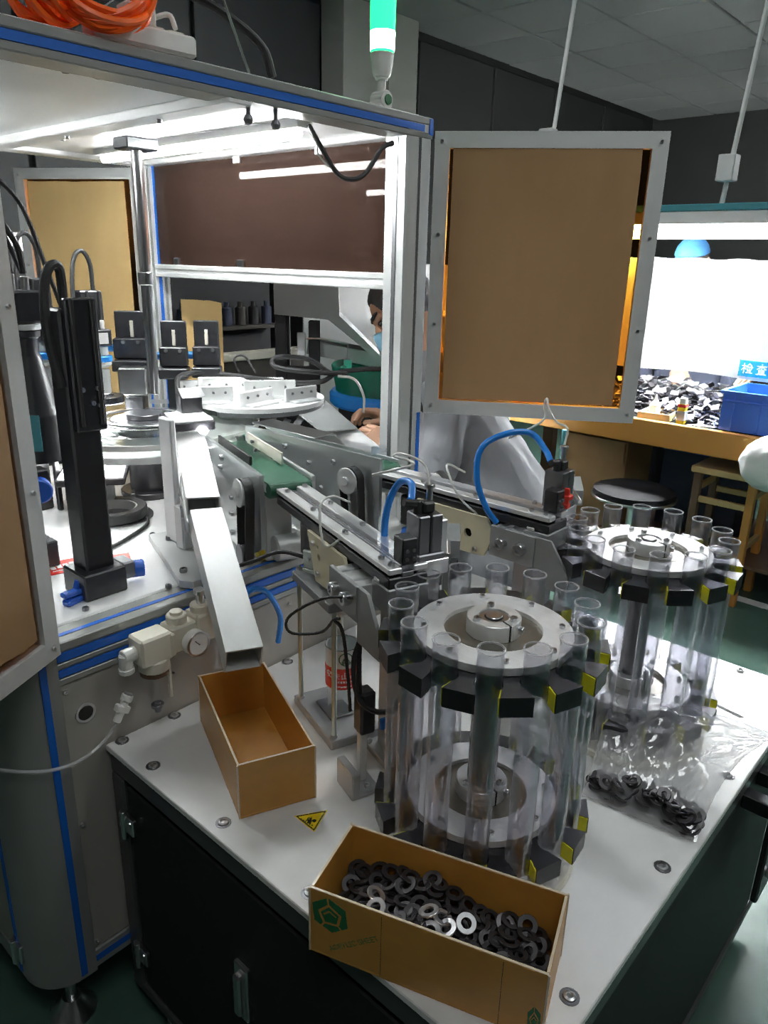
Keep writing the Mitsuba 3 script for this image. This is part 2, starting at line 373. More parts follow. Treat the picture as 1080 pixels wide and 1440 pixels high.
obj('part', lathe([(0, 1.052), (.035, 1.054), (.02, 1.075), (0, 1.08)], 16).apply_translation((FX - .03, FY - .02, 0)), 'white_plastic', t, label='white parts in the bowl')
t = thing('feed_hopper', 'grey sheet metal hopper with sloping outlet above the bowl feeder', 'hopper')
Mh = at(1.385, .975, 0, math.radians(-45))
obj('bin', slab_xz([(-.10, 1.30), (.09, 1.285), (.20, 1.20), (.28, 1.13), (.28, 1.16), (.13, 1.30), (.11, 1.75), (-.10, 1.75)], -.12, .12), 'grey_sheet', t, M=Mh, label='grey hopper bin')
obj('outlet_tray', cat(cb(.30, .14, .004, .001, at=(.16, -.02, 0)), cb(.30, .004, .05, .001, at=(.16, -.09, .025)), cb(.30, .004, .05, .001, at=(.16, .05, .025))), 'grey_sheet', t, M=Mh @ trans(0, 0, 1.165) @ rot(.18, 'y'))
obj('frame_post', cat(bb(-.10, -.06, -.12, -.08, 0, 1.30, .003), bb(.02, .06, -.12, -.08, 0, 1.28, .003), bb(-.10, -.06, .08, .12, 0, 1.30, .003)), 'dark_stand', t, M=Mh)
obj('frame_plate', bb(-.09, .05, -.115, -.105, .6, 1.12, .003), 'dark_stand', t, M=Mh)
obj('sensor_arm', cat(hose([(.0, -.13, 1.22), (.06, -.14, 1.22), (.16, -.14, 1.205), (.16, -.14, 1.14)], .004, 8, smooth=False), bb(-.02, .01, -.14, -.12, 1.16, 1.24, .002), bb(.145, .175, -.15, -.125, 1.10, 1.15, .002)), 'steel', t, M=Mh, label='steel sensor arm')

# ================================================================== THE INSPECTION MACHINE
ZD, ZR = .87, 1.742     # deck, underside of the roof
XR = .865               # outer face of the right posts
mc = thing('inspection_machine', 'large white and grey aluminium-framed sorting machine with blue film strips and lit interior', 'machine')
def film(parent, m): return obj('film_strip', m, 'blue_film', parent, label='blue protective film in the profile groove')
# base: rounded corner column, rails and panels
arc = [(-.17 + .08 - .08 * math.cos(a), .08 - .08 * math.sin(a)) for a in np.linspace(0, PI / 2, 10)]
col = obj('corner_column', slab_xy(arc + [(-.066, 0), (-.066, .03), (-.14, .12), (-.17, .12)], .15, .868), 'grey_extrusion', mc, smooth=50)
film(col, bb(-.098, -.086, -.002, .004, .16, .845, 0))
film(col, bb(-.172, -.166, .092, .104, .16, .845, 0))
pan = obj('base_panel', bb(-.066, .86, .004, .012, .2, .79, .002), 'grey_panel', mc, label='grey sheet panel of the base')
for x, z in ((-.058, .215), (-.058, .495), (-.058, .775), (.45, .77)): screw(pan, (x, .004, z), (0, -1, 0), .8)
obj('cable_hole', tf(ring(.014, .0185, 0, .002, 24), align((-.027, .004, .719), (-.027, -1, .719))), 'steel', pan)
obj('cable_hole', tf(disc_cyl(.0145, 0, .0012, 24), align((-.027, .004, .719), (-.027, -1, .719))), 'ink', pan, label='black opening of the cable hole')
screw(pan, (.152, .004, .723), (0, -1, 0), .5, 'dark_steel')
rail = obj('base_rail', cat(bb(-.07, XR, 0, .06, .79, .803, .002), bb(-.07, XR, .004, .06, .803, .821, 0), bb(-.07, XR, 0, .06, .821, .832, .002), bb(-.07, XR, .004, .06, .832, .852, 0), bb(-.07, XR, 0, .06, .852, ZD, .002)), 'grey_extrusion', mc)
film(rail, bb(-.066, XR - .003, -.001, .005, .806, .818, 0))
film(rail, bb(-.066, XR - .003, -.001, .005, .835, .849, 0))
film(rail, bb(-.066, XR - .003, .022, .032, ZD - .002, ZD + .001, 0))
low = obj('bottom_rail', bb(-.07, XR, 0, .06, .155, .2, .003), 'grey_extrusion', mc)
film(low, bb(-.066, XR - .003, -.001, .004, .172, .186, 0))
sp = obj('side_panel', bb(-.168, -.158, .12, 1.05, .19, .79, .002), 'grey_panel', mc)
for z in (.63, .215):
    hn = obj('hinge', cat(bb(-.176, -.166, .075, .115, z - .022, z + .022, .003), cyl((-.178, .097, z - .028), (-.178, .097, z + .028), .006, 12)), 'steel', mc)
obj('bottom_rail', bb(-.17, -.12, .12, 1.1, .145, .19, .003), 'grey_extrusion', mc)
obj('base_panel', bb(-.15, .86, 1.07, 1.09, .15, .86, .002), 'grey_panel', mc)
obj('side_panel', bb(.845, .86, .06, 1.07, .15, .86, .002), 'grey_panel', mc)
ft = obj('foot', cat(disc_cyl(.011, .03, .16, 16), lathe([(0, 0), (.044, 0), (.046, .006), (.03, .026), (.018, .045), (0, .045)], 28)).apply_translation((-.095, .075, 0)), 'steel', mc, label='round steel levelling foot')
for x, y in ((.80, .06), (.80, 1.03), (-.1, 1.03)):
    obj('foot', cat(disc_cyl(.011, .03, .16, 12), lathe([(0, 0), (.044, 0), (.046, .006), (.03, .026), (.018, .045), (0, .045)], 20)).apply_translation((x, y, 0)), 'steel', mc)
obj('deck', bb(-.14, .86, .06, 1.08, ZD - .015, ZD + .003, .003), 'white_paint', mc)
# posts
def post(x0, x1, y0, y1, z0, z1, groove=()):
    m = bb(x0, x1, y0, y1, z0, z1, .004)
    return obj('post', m, 'satin_aluminium', mc)
pf = post(.80, .883, 0, .065, ZD, ZR + .04)
obj('groove', bb(.838, .846, -.001, .003, ZD, ZR, 0), 'dark_steel', pf); film(pf, bb(.864, .876, -.0015, .004, ZD, 1.14, 0))
obj('groove', bb(.7985, .802, .026, .036, ZD, ZR, 0), 'dark_steel', pf)
film(pf, bb(.870, .882, -.003, .004, 1.75, 1.782, 0))
pb = post(.79, XR, 1.03, 1.10, ZD, ZR)
for x in (.806, .848): obj('groove', bb(x - .004, x + .004, 1.0285, 1.033, ZD, ZR, 0), 'grey_extrusion', pb)
film(pb, bb(.823, .833, 1.0275, 1.032, ZD, ZR, 0))
film(pb, bb(.7885, .792, 1.06, 1.07, ZD, ZR, 0))
post(-.17, -.105, 0, .065, ZD, ZR + .04); post(-.17, -.105, 1.03, 1.10, ZD, ZR)
# roof
bm = obj('roof_beam', cat(bb(-.17, XR + .018, -.002, .06, ZR, ZR + .012, .002), bb(-.17, XR + .018, .003, .06, ZR + .012, ZR + .027, 0), bb(-.17, XR + .018, -.002, .06, ZR + .027, ZR + .042, .002)), 'grey_extrusion', mc)
film(bm, bb(-.168, XR - .01, -.001, .004, ZR + .013, ZR + .026, 0))
obj('roof_beam', bb(-.17, XR, 1.04, 1.10, ZR, ZR + .042, .003), 'white_paint', mc)
obj('roof_beam', bb(XR - .06, XR, .06, 1.04, ZR, ZR + .042, .003), 'white_paint', mc)
obj('roof_beam', bb(-.17, -.11, .06, 1.04, ZR, ZR + .042, .003), 'white_paint', mc)
rp = obj('roof_panel', bb(-.165, XR - .005, .02, 1.09, ZR + .042, ZR + .048, .001), 'white_paint', mc)
obj('roof_lining', bb(-.11, XR - .06, .06, 1.04, ZR + .012, ZR + .02, .001), 'white_paint', mc)
obj('roof_crossbar', bb(.335, .385, .0, 1.04, ZR - .007, ZR + .012, .002), 'white_paint', mc)
for x, y in ((.10, .09), (.15, .085), (.36, .25), (.36, .62), (.44, .80), (.62, .75), (.74, .06), (.70, .5)):
    screw(rp, (x, y, ZR + .012 if x != .36 else ZR - .007), (0, 0, -1), 1.1, 'dark_steel', 'stud')
for x in (.385, .447):
    obj('cable_clip', cat(cyl((x, .012, ZR), (x, .012, ZR - .018), .004, 10), lathe([(0, -.009), (.006, -.007), (.009, 0), (.006, .007), (0, .009)], 14).apply_translation((x, .012, ZR - .026))), 'dark_steel', mc, label='small grey ball clip under the roof beam')
# LED tubes under the roof
def led(x, y0, y1):
    lt = obj('led_tube', bb(x - .02, x + .02, y0, y1, ZR - .004, ZR + .012, .002), 'white_plastic', mc, label='white LED tube under the roof')
    obj('diffuser', cyl((x, y0 + .02, ZR - .012), (x, y1 - .02, ZR - .012), .011, 14), 'white_plastic', lt, emit=[L_TUBE * v for v in (.95, 1.0, 1.0)])
led(.60, .10, .92); led(-.04, .50, .98)
obj('lamp_wire', hose([(.60, .09, ZR), (.605, .06, 1.70), (.635, .045, 1.655), (.66, .03, 1.645), (.70, .0275, 1.66), (.74, .02, 1.71), (.775, .02, 1.725)], .005, 8), 'black_rubber', mc, label='black lamp cable looping under the roof')
obj('lamp_wire', hose([(.60, .09, ZR - .01), (.612, .08, 1.71), (.605, .07, 1.69), (.622, .055, 1.665)], .002, 6), 'clear_hose', mc, label='thin white lamp wire')
# right side: smoked upper pane, rail between
pw = obj('side_window', bb(.83, .834, .065, 1.03, 1.462, ZR - .002, 0), 'smoked', mc, label='smoked brown acrylic pane in the upper right side')
for y, z in ((.93, 1.47), (.62, 1.735), (.30, 1.735), (.62, 1.47)):
    obj('clamp', bb(.822, .842, y - .014, y + .014, z - .010, z + .012, .002), 'steel', mc)
sb = obj('side_rail', cat(bb(.81, .86, .065, 1.03, 1.425, 1.438, .002), bb(.814, .86, .065, 1.03, 1.438, 1.448, 0), bb(.81, .86, .065, 1.03, 1.448, 1.462, .002)), 'satin_aluminium', mc)
# doors
def door(name, label, hx, hy, ang, w, z0, z1, card, card_label, card_mat, inset, flip=1):
    """Door frame hinged at (hx, hy), its free edge along the angle ang."""
    M = at(hx, hy, (z0 + z1) / 2, ang); h = z1 - z0
    d = obj('door', tf(frame_bar(w, h, .033, .022), trans(w / 2, 0, 0)), 'satin_aluminium', mc, label=label, M=M)
    obj('pane', tf(cb(w - .062, .004, h - .062, 0), trans(w / 2, 0, 0)), 'amber', d, label='amber acrylic pane', M=M)
    for sx in (.016, w - .016):
        for sz in (-.5, -.17, .17, .5):
            screw(d, (M @ [sx, -.011 * flip, sz * (h - .04), 1])[:3], M[:3, :3] @ [0, -flip, 0], .75, 'steel')
    x0, x1, zz0, zz1 = inset
    pts = []
    for (ax, az, bx, bz) in ((x0, zz0, x1, zz0), (x1, zz0, x1, zz1), (x1, zz1, x0, zz1), (x0, zz1, x0, zz0)):
        for tt in np.arange(0, 1, .1): pts.append((ax + (bx - ax) * tt + rng.normal() * .0012, az + (bz - az) * tt + rng.normal() * .0012))
    yy = -.0075 * flip
    k = obj('cardboard_sheet', slab_xz([(px * w, (pz - .5) * h) for px, pz in pts], yy - .002, yy + .002), card_mat, M=M)
    tag(k, card_label, 'cardboard')
    return d
ADR = math.atan2(-.40, .262)
door('right front door', 'open upper right door framed in aluminium', .879, -.012, ADR, .49, 1.142, 1.757, 1,
     'brown cardboard sheet covering the window of the open right door', 'cardboard', (.085, .895, .062, .955))
door('left front door', 'open left door framed in aluminium', -.072, -.012, math.atan2(-.519, -.945), .48, .862, 1.70, 1,
     'brown cardboard sheet covering the window of the near left door', 'cardboard', (.10, .86, .06, .94), -1)
door('rear door', 'open rear door framed in aluminium', .835, 1.115, math.atan2(.385, -.215), .44, .87, 1.742, 1,
     'yellow-brown cardboard sheet covering the window of the rear door', 'cardboard_yellow', (.12, .90, .04, .955), -1)
solo('cardboard_sheet', tf(slab_xz([(-.065, -.16), (.062, -.16), (.064, .145), (.03, .152), (-.066, .155)], -.002, .002), at(.945, .985, 1.20, math.radians(-42))), 'cardboard_yellow',
     'small yellow cardboard piece standing behind the rear right post', 'cardboard')

# things on the roof
def coil(cx, cy, cz, r, n, tilt, ph):
    p = []
    for i in range(int(n * 26)):
        a = i / 26 * 2 * PI
        rr = r * (1 + .10 * math.sin(a * .37 + ph) + .06 * math.sin(a * 1.7))
        p.append((rr * math.cos(a), rr * .8 * math.sin(a) * (1 + .1 * math.sin(a * .21)), .018 * math.sin(a * .53 + ph) + .012 * math.cos(a * 1.31)))
    p = np.array(p) @ (rot(tilt[0], 'x') @ rot(tilt[1], 'y'))[:3, :3].T
    return p + [cx, cy, cz]
solo('cable_coil', hose(coil(.135, .02, 1.850, .060, 10, (1.15, -.25), 0), .0052, 6, smooth=False), 'orange_cable', 'bundle of orange cable lying right on the machine roof edge', 'cable')
solo('cable_coil', hose(coil(.055, .06, 1.850, .060, 9, (1.2, .5), 1), .0052, 6, smooth=False), 'orange_cable', 'bundle of orange cable left of the other coil on the machine roof', 'cable')
t = thing('power_strip', 'white power strip lying beside the orange cables on the roof', 'power strip')
Ms = at(.20, .035, 1.79, -.06)
obj('body', cb(.17, .045, .03, .005), 'white_plastic', t, M=Ms @ trans(0, 0, .015))
for i in range(4): obj('socket', cb(.026, .034, .003, .002), 'ivory_plastic', t, M=Ms @ trans(-.05 + i * .034, 0, .031))
obj('plug', cat(cb(.05, .035, .03, .006), hose([(.025, 0, .002), (.05, -.01, .01), (.055, -.02, -.01)], .004, 8)), 'white_plastic', t, M=Ms @ trans(.0, .01, .047))
solo('cable', hose([(.12, .12, 1.815), (.24, .10, 1.90), (.33, .08, 1.90), (.40, .06, 1.875), (.445, .04, 1.84), (.458, .03, 1.795)], .0075, 10), 'black_rubber', 'thick black cable arching over the machine roof', 'cable')
solo('cable_tie', hose([(.36, .05, 1.92), (.385, .045, 1.86), (.413, .04, 1.795)], .0022, 6), 'zinc', 'thin pale rod leaning up from the machine roof', 'rod')
t = thing('signal_tower', 'signal lamp with glowing green light on the machine roof', 'signal light')
bx, by = .752, .034
obj('base', cat(cyl((bx, by - .018, 1.803), (bx, by + .018, 1.803), .018, 24), bb(bx - .02, bx + .02, by - .016, by + .016, 1.784, 1.795, .003)), 'white_plastic', t)
obj('knuckle', cyl((bx, by - .021, 1.803), (bx, by - .017, 1.803), .010, 18), 'green_print', t, label='dark green pivot cap')
obj('neck', cat(disc_cyl(.009, 1.815, 1.845, 18), disc_cyl(.014, 1.84, 1.85, 18)).apply_translation((bx, by, 0)), 'white_plastic', t)
obj('body', lathe([(0, 1.845), (.017, 1.846), (.021, 1.856), (.024, 1.886), (.024, 1.888), (0, 1.888)], 28).apply_translation((bx, by, 0)), 'white_plastic', t)
obj('green_lens', lathe([(0, 1.888), (.0235, 1.888), (.025, 1.91), (.026, 1.96), (.026, 1.995), (0, 1.995)], 28).apply_translation((bx, by, 0)), 'green_print', t, label='glowing green lens', emit=(.03, 1.9, .38))
obj('lamp_core', lathe([(.0245, 1.892), (.0252, 1.893), (.0262, 1.925), (.0255, 1.927), (.0245, 1.892)], 28).apply_translation((bx, by, 0)), 'white_plastic', t, label='bright whitish lower band of the lens', emit=(2.2, 4.5, 2.6))

# ---------------------------------------------------------------- inside the machine
CX, CY, ZG = .50, .63, 1.075
t = thing('glass_turntable', 'round clear glass inspection turntable on a black pedestal in the machine', 'turntable')
obj('pedestal', cat(disc_cyl(.05, ZD + .003, ZG - .052, 28), disc_cyl(.075, ZD + .003, ZD + .02, 28), disc_cyl(.07, ZG - .034, ZG - .012, 32)).apply_translation((CX, CY, 0)), 'black_anodised', t)
obj('base_disc', disc_cyl(.272, ZG - .052, ZG - .034, 64, .002).apply_translation((CX, CY, 0)), 'white_paint', t, label='white disc under the glass')
obj('glass_disc', ring(.07, .30, ZG - .012, ZG, 72).apply_translation((CX, CY, 0)), 'green_clear', t, smooth=30)
obj('polished_edge', cat(ring(.2985, .3005, ZG - .0125, ZG + .0003, 72), ring(.128, .131, ZG + .0002, ZG + .0012, 60)).apply_translation((CX, CY, 0)), 'white_plastic', t, label='bright polished rim of the glass')
obj('hub', cat(disc_cyl(.085, ZG + .0005, ZG + .006, 48), disc_cyl(.05, ZG + .006, ZG + .02, 32)).apply_translation((CX, CY, 0)), 'dark_steel', t)
obj('hub_ring', ring(.105, .125, ZG + .006, ZG + .010, 48, .001).apply_translation((CX, CY, 0)), 'steel', t)
t = thing('support_rod', 'steel rod with black clamp hanging from the machine roof', 'rod')
obj('rod', cyl((.475, .53, 1.16), (.475, .53, 1.735), .013, 20), 'steel', t)
obj('clamp', bb(.435, .515, .50, .56, 1.712, 1.737, .003), 'black_anodised', t)
obj('collar', disc_cyl(.018, 1.42, 1.45, 20).apply_translation((.475, .53, 0)), 'steel', t)
# black posts with camera slides
t = thing('camera_stand', 'tall black camera stand post at the front left of the deck', 'stand')
obj('post', bb(.062, .118, .125, .18, ZD + .003, 1.40, .004), 'black_anodised', t)
obj('slide_plate', bb(.068, .125, .112, .126, 1.19, 1.418, .003), 'black_anodised', t)
obj('rib', bb(.074, .082, .106, .113, 1.20, 1.418, .002), 'black_plastic', t)
obj('rib', bb(.110, .118, .106, .113, 1.20, 1.418, .002), 'black_plastic', t)
for p in ((.083, .112, 1.265), (.112, .112, 1.265), (.113, .112, 1.235), (.10, .112, 1.24)): screw(t, p, (0, -1, 0), .9)
obj('foot_clamp', bb(.045, .13, .105, .19, ZD + .003, .925, .003), 'black_anodised', t)
obj('clamp_ear', bb(.128, .155, .115, .16, ZD + .02, .925, .003), 'dark_steel', t)
obj('knob', cyl((.155, .135, .90), (.178, .125, .90), .017, 18), 'blue_plastic', t, label='blue clamping knob')
obj('cable_chain', hose([(.085, .15, 1.40), (.085, .148, 1.44), (.078, .14, 1.468), (.06, .135, 1.465), (.048, .135, 1.43), (.045, .135, 1.36), (.055, .13, 1.27)], .008, 10), 'black_rubber', t, label='thick black cable arching over the post')
t = thing('blue_clip', 'bright blue plastic clip lying at the foot of the black stand', 'clip')
obj('jaw', bb(-.025, .025, -.010, .010, 0, .012, .003), 'blue_plastic', t, M=at(.035, .125, ZD + .003, .3))
obj('jaw', bb(-.022, .018, -.009, .009, .014, .024, .003), 'blue_plastic', t, M=at(.032, .127, ZD + .003, .1))
obj('lever', bb(-.008, .008, -.006, .006, .012, .04, .002), 'blue_plastic', t, M=at(.035, .13, ZD + .003, .3) @ rot(.4, 'y'))
t = thing('telecentric_camera', 'black cone-shaped telecentric lens camera behind the left door', 'camera')
cx, cy = .105, .37
obj('lens', lathe([(0, 1.09), (.052, 1.09), (.052, 1.18), (.050, 1.185), (.046, 1.20), (.026, 1.295), (.024, 1.30), (.024, 1.33), (.030, 1.335), (.030, 1.345), (0, 1.345)], 32).apply_translation((cx, cy, 0)), 'black_anodised', t)
obj('ring', ring(.02, .032, 1.347, 1.358, 28, .001).apply_translation((cx, cy, 0)), 'satin_aluminium', t, label='pale lens ring')
obj('body', bb(cx - .03, cx + .03, cy - .03, cy + .03, 1.36, 1.42, .004), 'black_anodised', t)
obj('plug', cat(disc_cyl(.008, 1.42, 1.45, 12).apply_translation((cx - .012, cy, 0)), disc_cyl(.008, 1.42, 1.445, 12).apply_translation((cx + .014, cy, 0))), 'steel', t)
for i, (dx, h) in enumerate(((-.012, .10), (.014, .06))):
    obj('cable', hose([(cx + dx, cy, 1.45), (cx + dx - .01, cy, 1.48 + h / 2), (cx + dx - .05, cy + .03, 1.50 + h), (cx - .12, cy + .06, 1.46), (cx - .14, cy + .08, 1.30)], .006, 8), 'black_rubber', t, label='black camera cable')
obj('cable', hose([(cx + .02, cy + .02, 1.45), (cx - .03, cy + .03, 1.62), (cx + .03, cy + .02, 1.58), (cx + .062, cy, 1.45), (cx + .085, cy - .02, 1.34)], .0045, 8), 'black_rubber', t)
t = thing('camera_stand', 'black camera stand behind the left door under the cone lens', 'stand')
obj('post', bb(.02, .075, .33, .385, ZD + .003, 1.43, .004), 'black_anodised', t)
obj('foot_clamp', bb(0, .095, .31, .40, ZD + .003, .93, .003), 'black_anodised', t)
obj('arm', bb(.04, .10, .345, .39, 1.11, 1.15, .003), 'black_anodised', t)
obj('knob', cyl((.065, .30, 1.05), (.055, .27, 1.05), .024, 20), 'blue_plastic', t, label='blue clamping knob')
obj('knob_block', bb(.03, .09, .298, .335, 1.02, 1.085, .003), 'black_anodised', t)
t = thing('teal_card', 'teal card leaning inside the machine behind the left door', 'card')
obj('sheet', tf(cb(.06, .002, .07, 0), at(.052, .30, 1.16, -.6)), 'teal_paint', t)
# second camera over the turntable
def small_camera(x, y, zl, label, slide=True):
    t = thing('inspection_camera', label, 'camera')
    obj('lens', cat(disc_cyl(.019, zl, zl + .065, 24), lathe([(0, zl + .07), (.019, zl + .07), (.026, zl + .078), (.026, zl + .085), (0, zl + .085)], 24)).apply_translation((x, y, 0)), 'satin_aluminium', t)
    obj('blue_ring', ring(.02, .0285, zl + .085, zl + .10, 28, .002).apply_translation((x, y, 0)), 'bright_blue', t, label='blue focus ring')
    obj('mount', disc_cyl(.020, zl + .10, zl + .125, 24).apply_translation((x, y, 0)), 'satin_aluminium', t)
    b = obj('body', bb(x - .024, x + .024, y - .024, y + .024, zl + .125, zl + .168, .003), 'black_anodised', t)
    obj('type_plate', bb(x - .014, x + .012, y - .0255, y - .0235, zl + .132, zl + .160, 0), 'white_plastic', b, label='white type plate')
    obj('plug', cat(cyl((x - .01, y, zl + .168), (x - .01, y, zl + .195), .0055, 12), cyl((x + .012, y, zl + .168), (x + .012, y, zl + .19), .0055, 12)), 'white_plastic', t)
    if slide:
        obj('slide', bb(x - .022, x + .042, y + .040, y + .08, zl + .11, zl + .262, .004), 'black_anodised', t)
        obj('rib', bb(x - .005, x + .002, y + .036, y + .042, zl + .115, zl + .262, .002), 'black_plastic', t)
        obj('rib', bb(x + .028, x + .035, y + .036, y + .042, zl + .115, zl + .262, .002), 'black_plastic', t)
        obj('bracket', bb(x - .055, x + .0, y + .024, y + .06, zl + .02, zl + .17, .003), 'satin_aluminium', t)
        obj('stand', bb(x - .05, x - .005, y + .06, y + .10, ZD + .003, zl + .17, .003), 'black_anodised', t)
        obj('cable', hose([(x - .030, y + .04, zl + .08), (x - .040, y + .04, zl + .22), (x - .025, y + .05, zl + .33), (x + .002, y + .055, zl + .36), (x + .025, y + .06, zl + .33), (x + .030, y + .065, zl + .26)], .0055, 10), 'black_rubber', t, label='black cable looping over the slide')
small_camera(.455, .745, 1.135, 'small machine vision camera with a blue ring on a black slide')
small_camera(.262, .62, 1.17, 'small machine vision camera half hidden behind the black stand')
# stage plates at the back
def stage(x, y, z, a, label, w=.085):
    t = thing('adjusting_stage', label, 'stage')
    M = at(x, y, z, a)
    obj('plate', cb(w, .014, .13, .003), 'black_anodised', t, M=M @ trans(0, 0, .065))
    obj('clamp_plate', cb(w + .006, .03, .055, .003), 'black_anodised', t, M=M @ trans(0, -.022, .03))
    obj('slot_lining', cb(.010, .004, .045, .001), 'ivory_plastic', t, M=M @ trans(0, -.008, .082), label='pale slot')
    for s in (-1, 1): screw(t, (M @ [s * .02, -.037, .048, 1])[:3], M[:3, :3] @ [0, -1, 0], 1.0)
    obj('knob', cyl((-w / 2 - .035, -.01, .03), (-w / 2, -.01, .03), .011, 14), 'bright_blue', t, M=M, label='bright blue adjusting knob')
    obj('base', cb(w + .01, .07, .03, .003), 'black_anodised', t, M=M @ trans(0, -.03, -.015))
    obj('stand', cb(.05, .04, z - .03 - ZD - .003, .003), 'black_anodised', t, M=M @ trans(0, .0, -.03 - (z - .03 - ZD - .003) / 2))
stage(.595, .82, 1.21, -.72, 'black adjusting stage with a blue knob standing left of the rear post', .09)
stage(.715, .80, 1.18, -.72, 'black adjusting stage with a pale slot left of the yellow cardboard', .072)
stage(.80, .76, 1.18, -.72, 'black adjusting stage with a pale slot right of the yellow cardboard', .072)
t = thing('prism_holder', 'polished prism block on a stand under the left stage', 'prism')
Mp = at(.545, .745, 1.12, -.72)
obj('prism', cb(.075, .05, .075, .004), 'steel', t, M=Mp @ trans(0, 0, .04))
obj('stand', cb(.05, .04, .245, .003), 'black_anodised', t, M=Mp @ trans(0, 0, -.1225))
# lights
t = thing('backlight_panel', 'square white glowing backlight panel under the glass turntable', 'light panel')
M = at(.33, .60, .965, -.6)
obj('housing', cb(.16, .16, .018, .003), 'black_anodised', t, M=M)
obj('diffuser', cb(.145, .145, .003, 0), 'white_plastic', t, M=M @ trans(0, 0, .0105), emit=[L_RING * .22] * 3)
obj('stand', cb(.03, .03, .079, .003), 'satin_aluminium', t, M=M @ trans(.03, 0, -.0495))
def spot_light(x, y, z, label, r=.032):
    t = thing('ring_light', label, 'light')
    obj('housing', ring(r * .5, r, 0, .018, 28, .002).apply_translation((x, y, z)), 'black_anodised', t)
    obj('led_face', ring(r * .55, r * .92, -.0015, -.0002, 28).apply_translation((x, y, z)), 'white_plastic', t, emit=[L_RING * v for v in (.96, 1, 1)])
    obj('post', cat(bb(x - .006, x + .006, y + r - .002, y + r + .012, ZD + .003, z + .018, .002)), 'black_anodised', t)
spot_light(.455, .745, 1.112, 'bright ring light under the camera with the blue ring', .05)
spot_light(.262, .62, 1.15, 'bright ring light behind the black camera stand')
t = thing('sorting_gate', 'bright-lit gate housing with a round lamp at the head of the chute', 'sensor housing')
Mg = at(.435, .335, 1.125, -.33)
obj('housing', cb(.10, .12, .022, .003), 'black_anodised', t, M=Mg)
obj('diffuser', cb(.085, .10, .004, .001), 'white_paint', t, label='white cover with an added glow', M=Mg @ trans(.005, 0, .013), emit=[1.6, 1.65, 1.65])  # glow added to the white cover so that it looks overexposed
obj('lamp', lathe([(0, -.006), (.008, -.006), (.012, 0), (.008, .006), (0, .006)], 18), 'white_plastic', t, M=Mg @ trans(.02, -.064, -.010), label='small round lamp', emit=[L_RING] * 3)
obj('lever', cb(.05, .05, .05, .003), 'black_anodised', t, M=Mg @ trans(.02, .045, .035))
obj('lever_plate', cb(.055, .04, .004, .001), 'steel', t, M=Mg @ trans(.02, .02, .063) @ rot(.4, 'x'))
obj('post', bb(.313, .327, .212, .258, ZD + .019, 1.165, .003), 'white_paint', t, label='white vertical mounting plate')
# flat ring light lying on the deck
t = thing('flat_ring_light', 'large flat black ring light lying on the white deck', 'ring light')
RX, RY = .325, .515
obj('ring', ring(.060, .083, ZD + .006, ZD + .032, 56, .003).apply_translation((RX, RY, 0)), 'black_plastic', t)
obj('diffuser', ring(.056, .0605, ZD + .006, ZD + .030, 56, 0).apply_translation((RX, RY, 0)), 'white_plastic', t, label='white inner diffuser')
obj('base', slab_xy(Point(RX + .01, RY).buffer(.088, 24), ZD + .003, ZD + .006), 'dark_steel', t)
obj('cable', hose([(RX + .05, RY - .075, ZD + .012), (RX + .02, RY - .12, ZD + .008), (RX - .06, RY - .17, ZD + .008), (RX - .16, RY - .22, ZD + .008), (RX - .22, RY - .30, ZD + .008)], .004, 8), 'black_rubber', t, label='black cable on the deck')
solo('bracket', cat(bb(-.03, .03, -.02, .02, 0, .006, .001), bb(-.03, -.02, -.02, .02, 0, .02, .001)), 'dark_steel', 'small folded metal bracket lying behind the flat ring light', 'bracket', M=at(.46, .60, ZD + .003, -.5))
for k, (x, y, a) in enumerate(((.105, .30, .25), (.165, .265, .05))):
    t = thing('red_card', ('red printed card with white marks lying behind the black stand', 'red printed card with white marks lying right of the black stand')[k], 'card')
    M = at(x, y, ZD + .0035, a - .45)
    obj('sheet', cb(.11, .07, .0012, 0), 'red_print', t, M=M)
    obj('print', cat(*[cb(.010, .022, .0004, 0, at=(-.03 + .013 * i, .003 * (i % 2), .0009)) for i in range(4)], cb(.05, .004, .0004, 0, at=(-.01, -.02, .0009))), 'white_ink', t, M=M, label='white print')
for x, y in ((.324, .334), (.03, .08), (.19, .06), (.30, .095), (.12, .45)):
    k = screw('inspection_machine__deck', (x, y, ZD + .003), (0, 0, 1), 1.2, 'dark_steel', 'bolt')

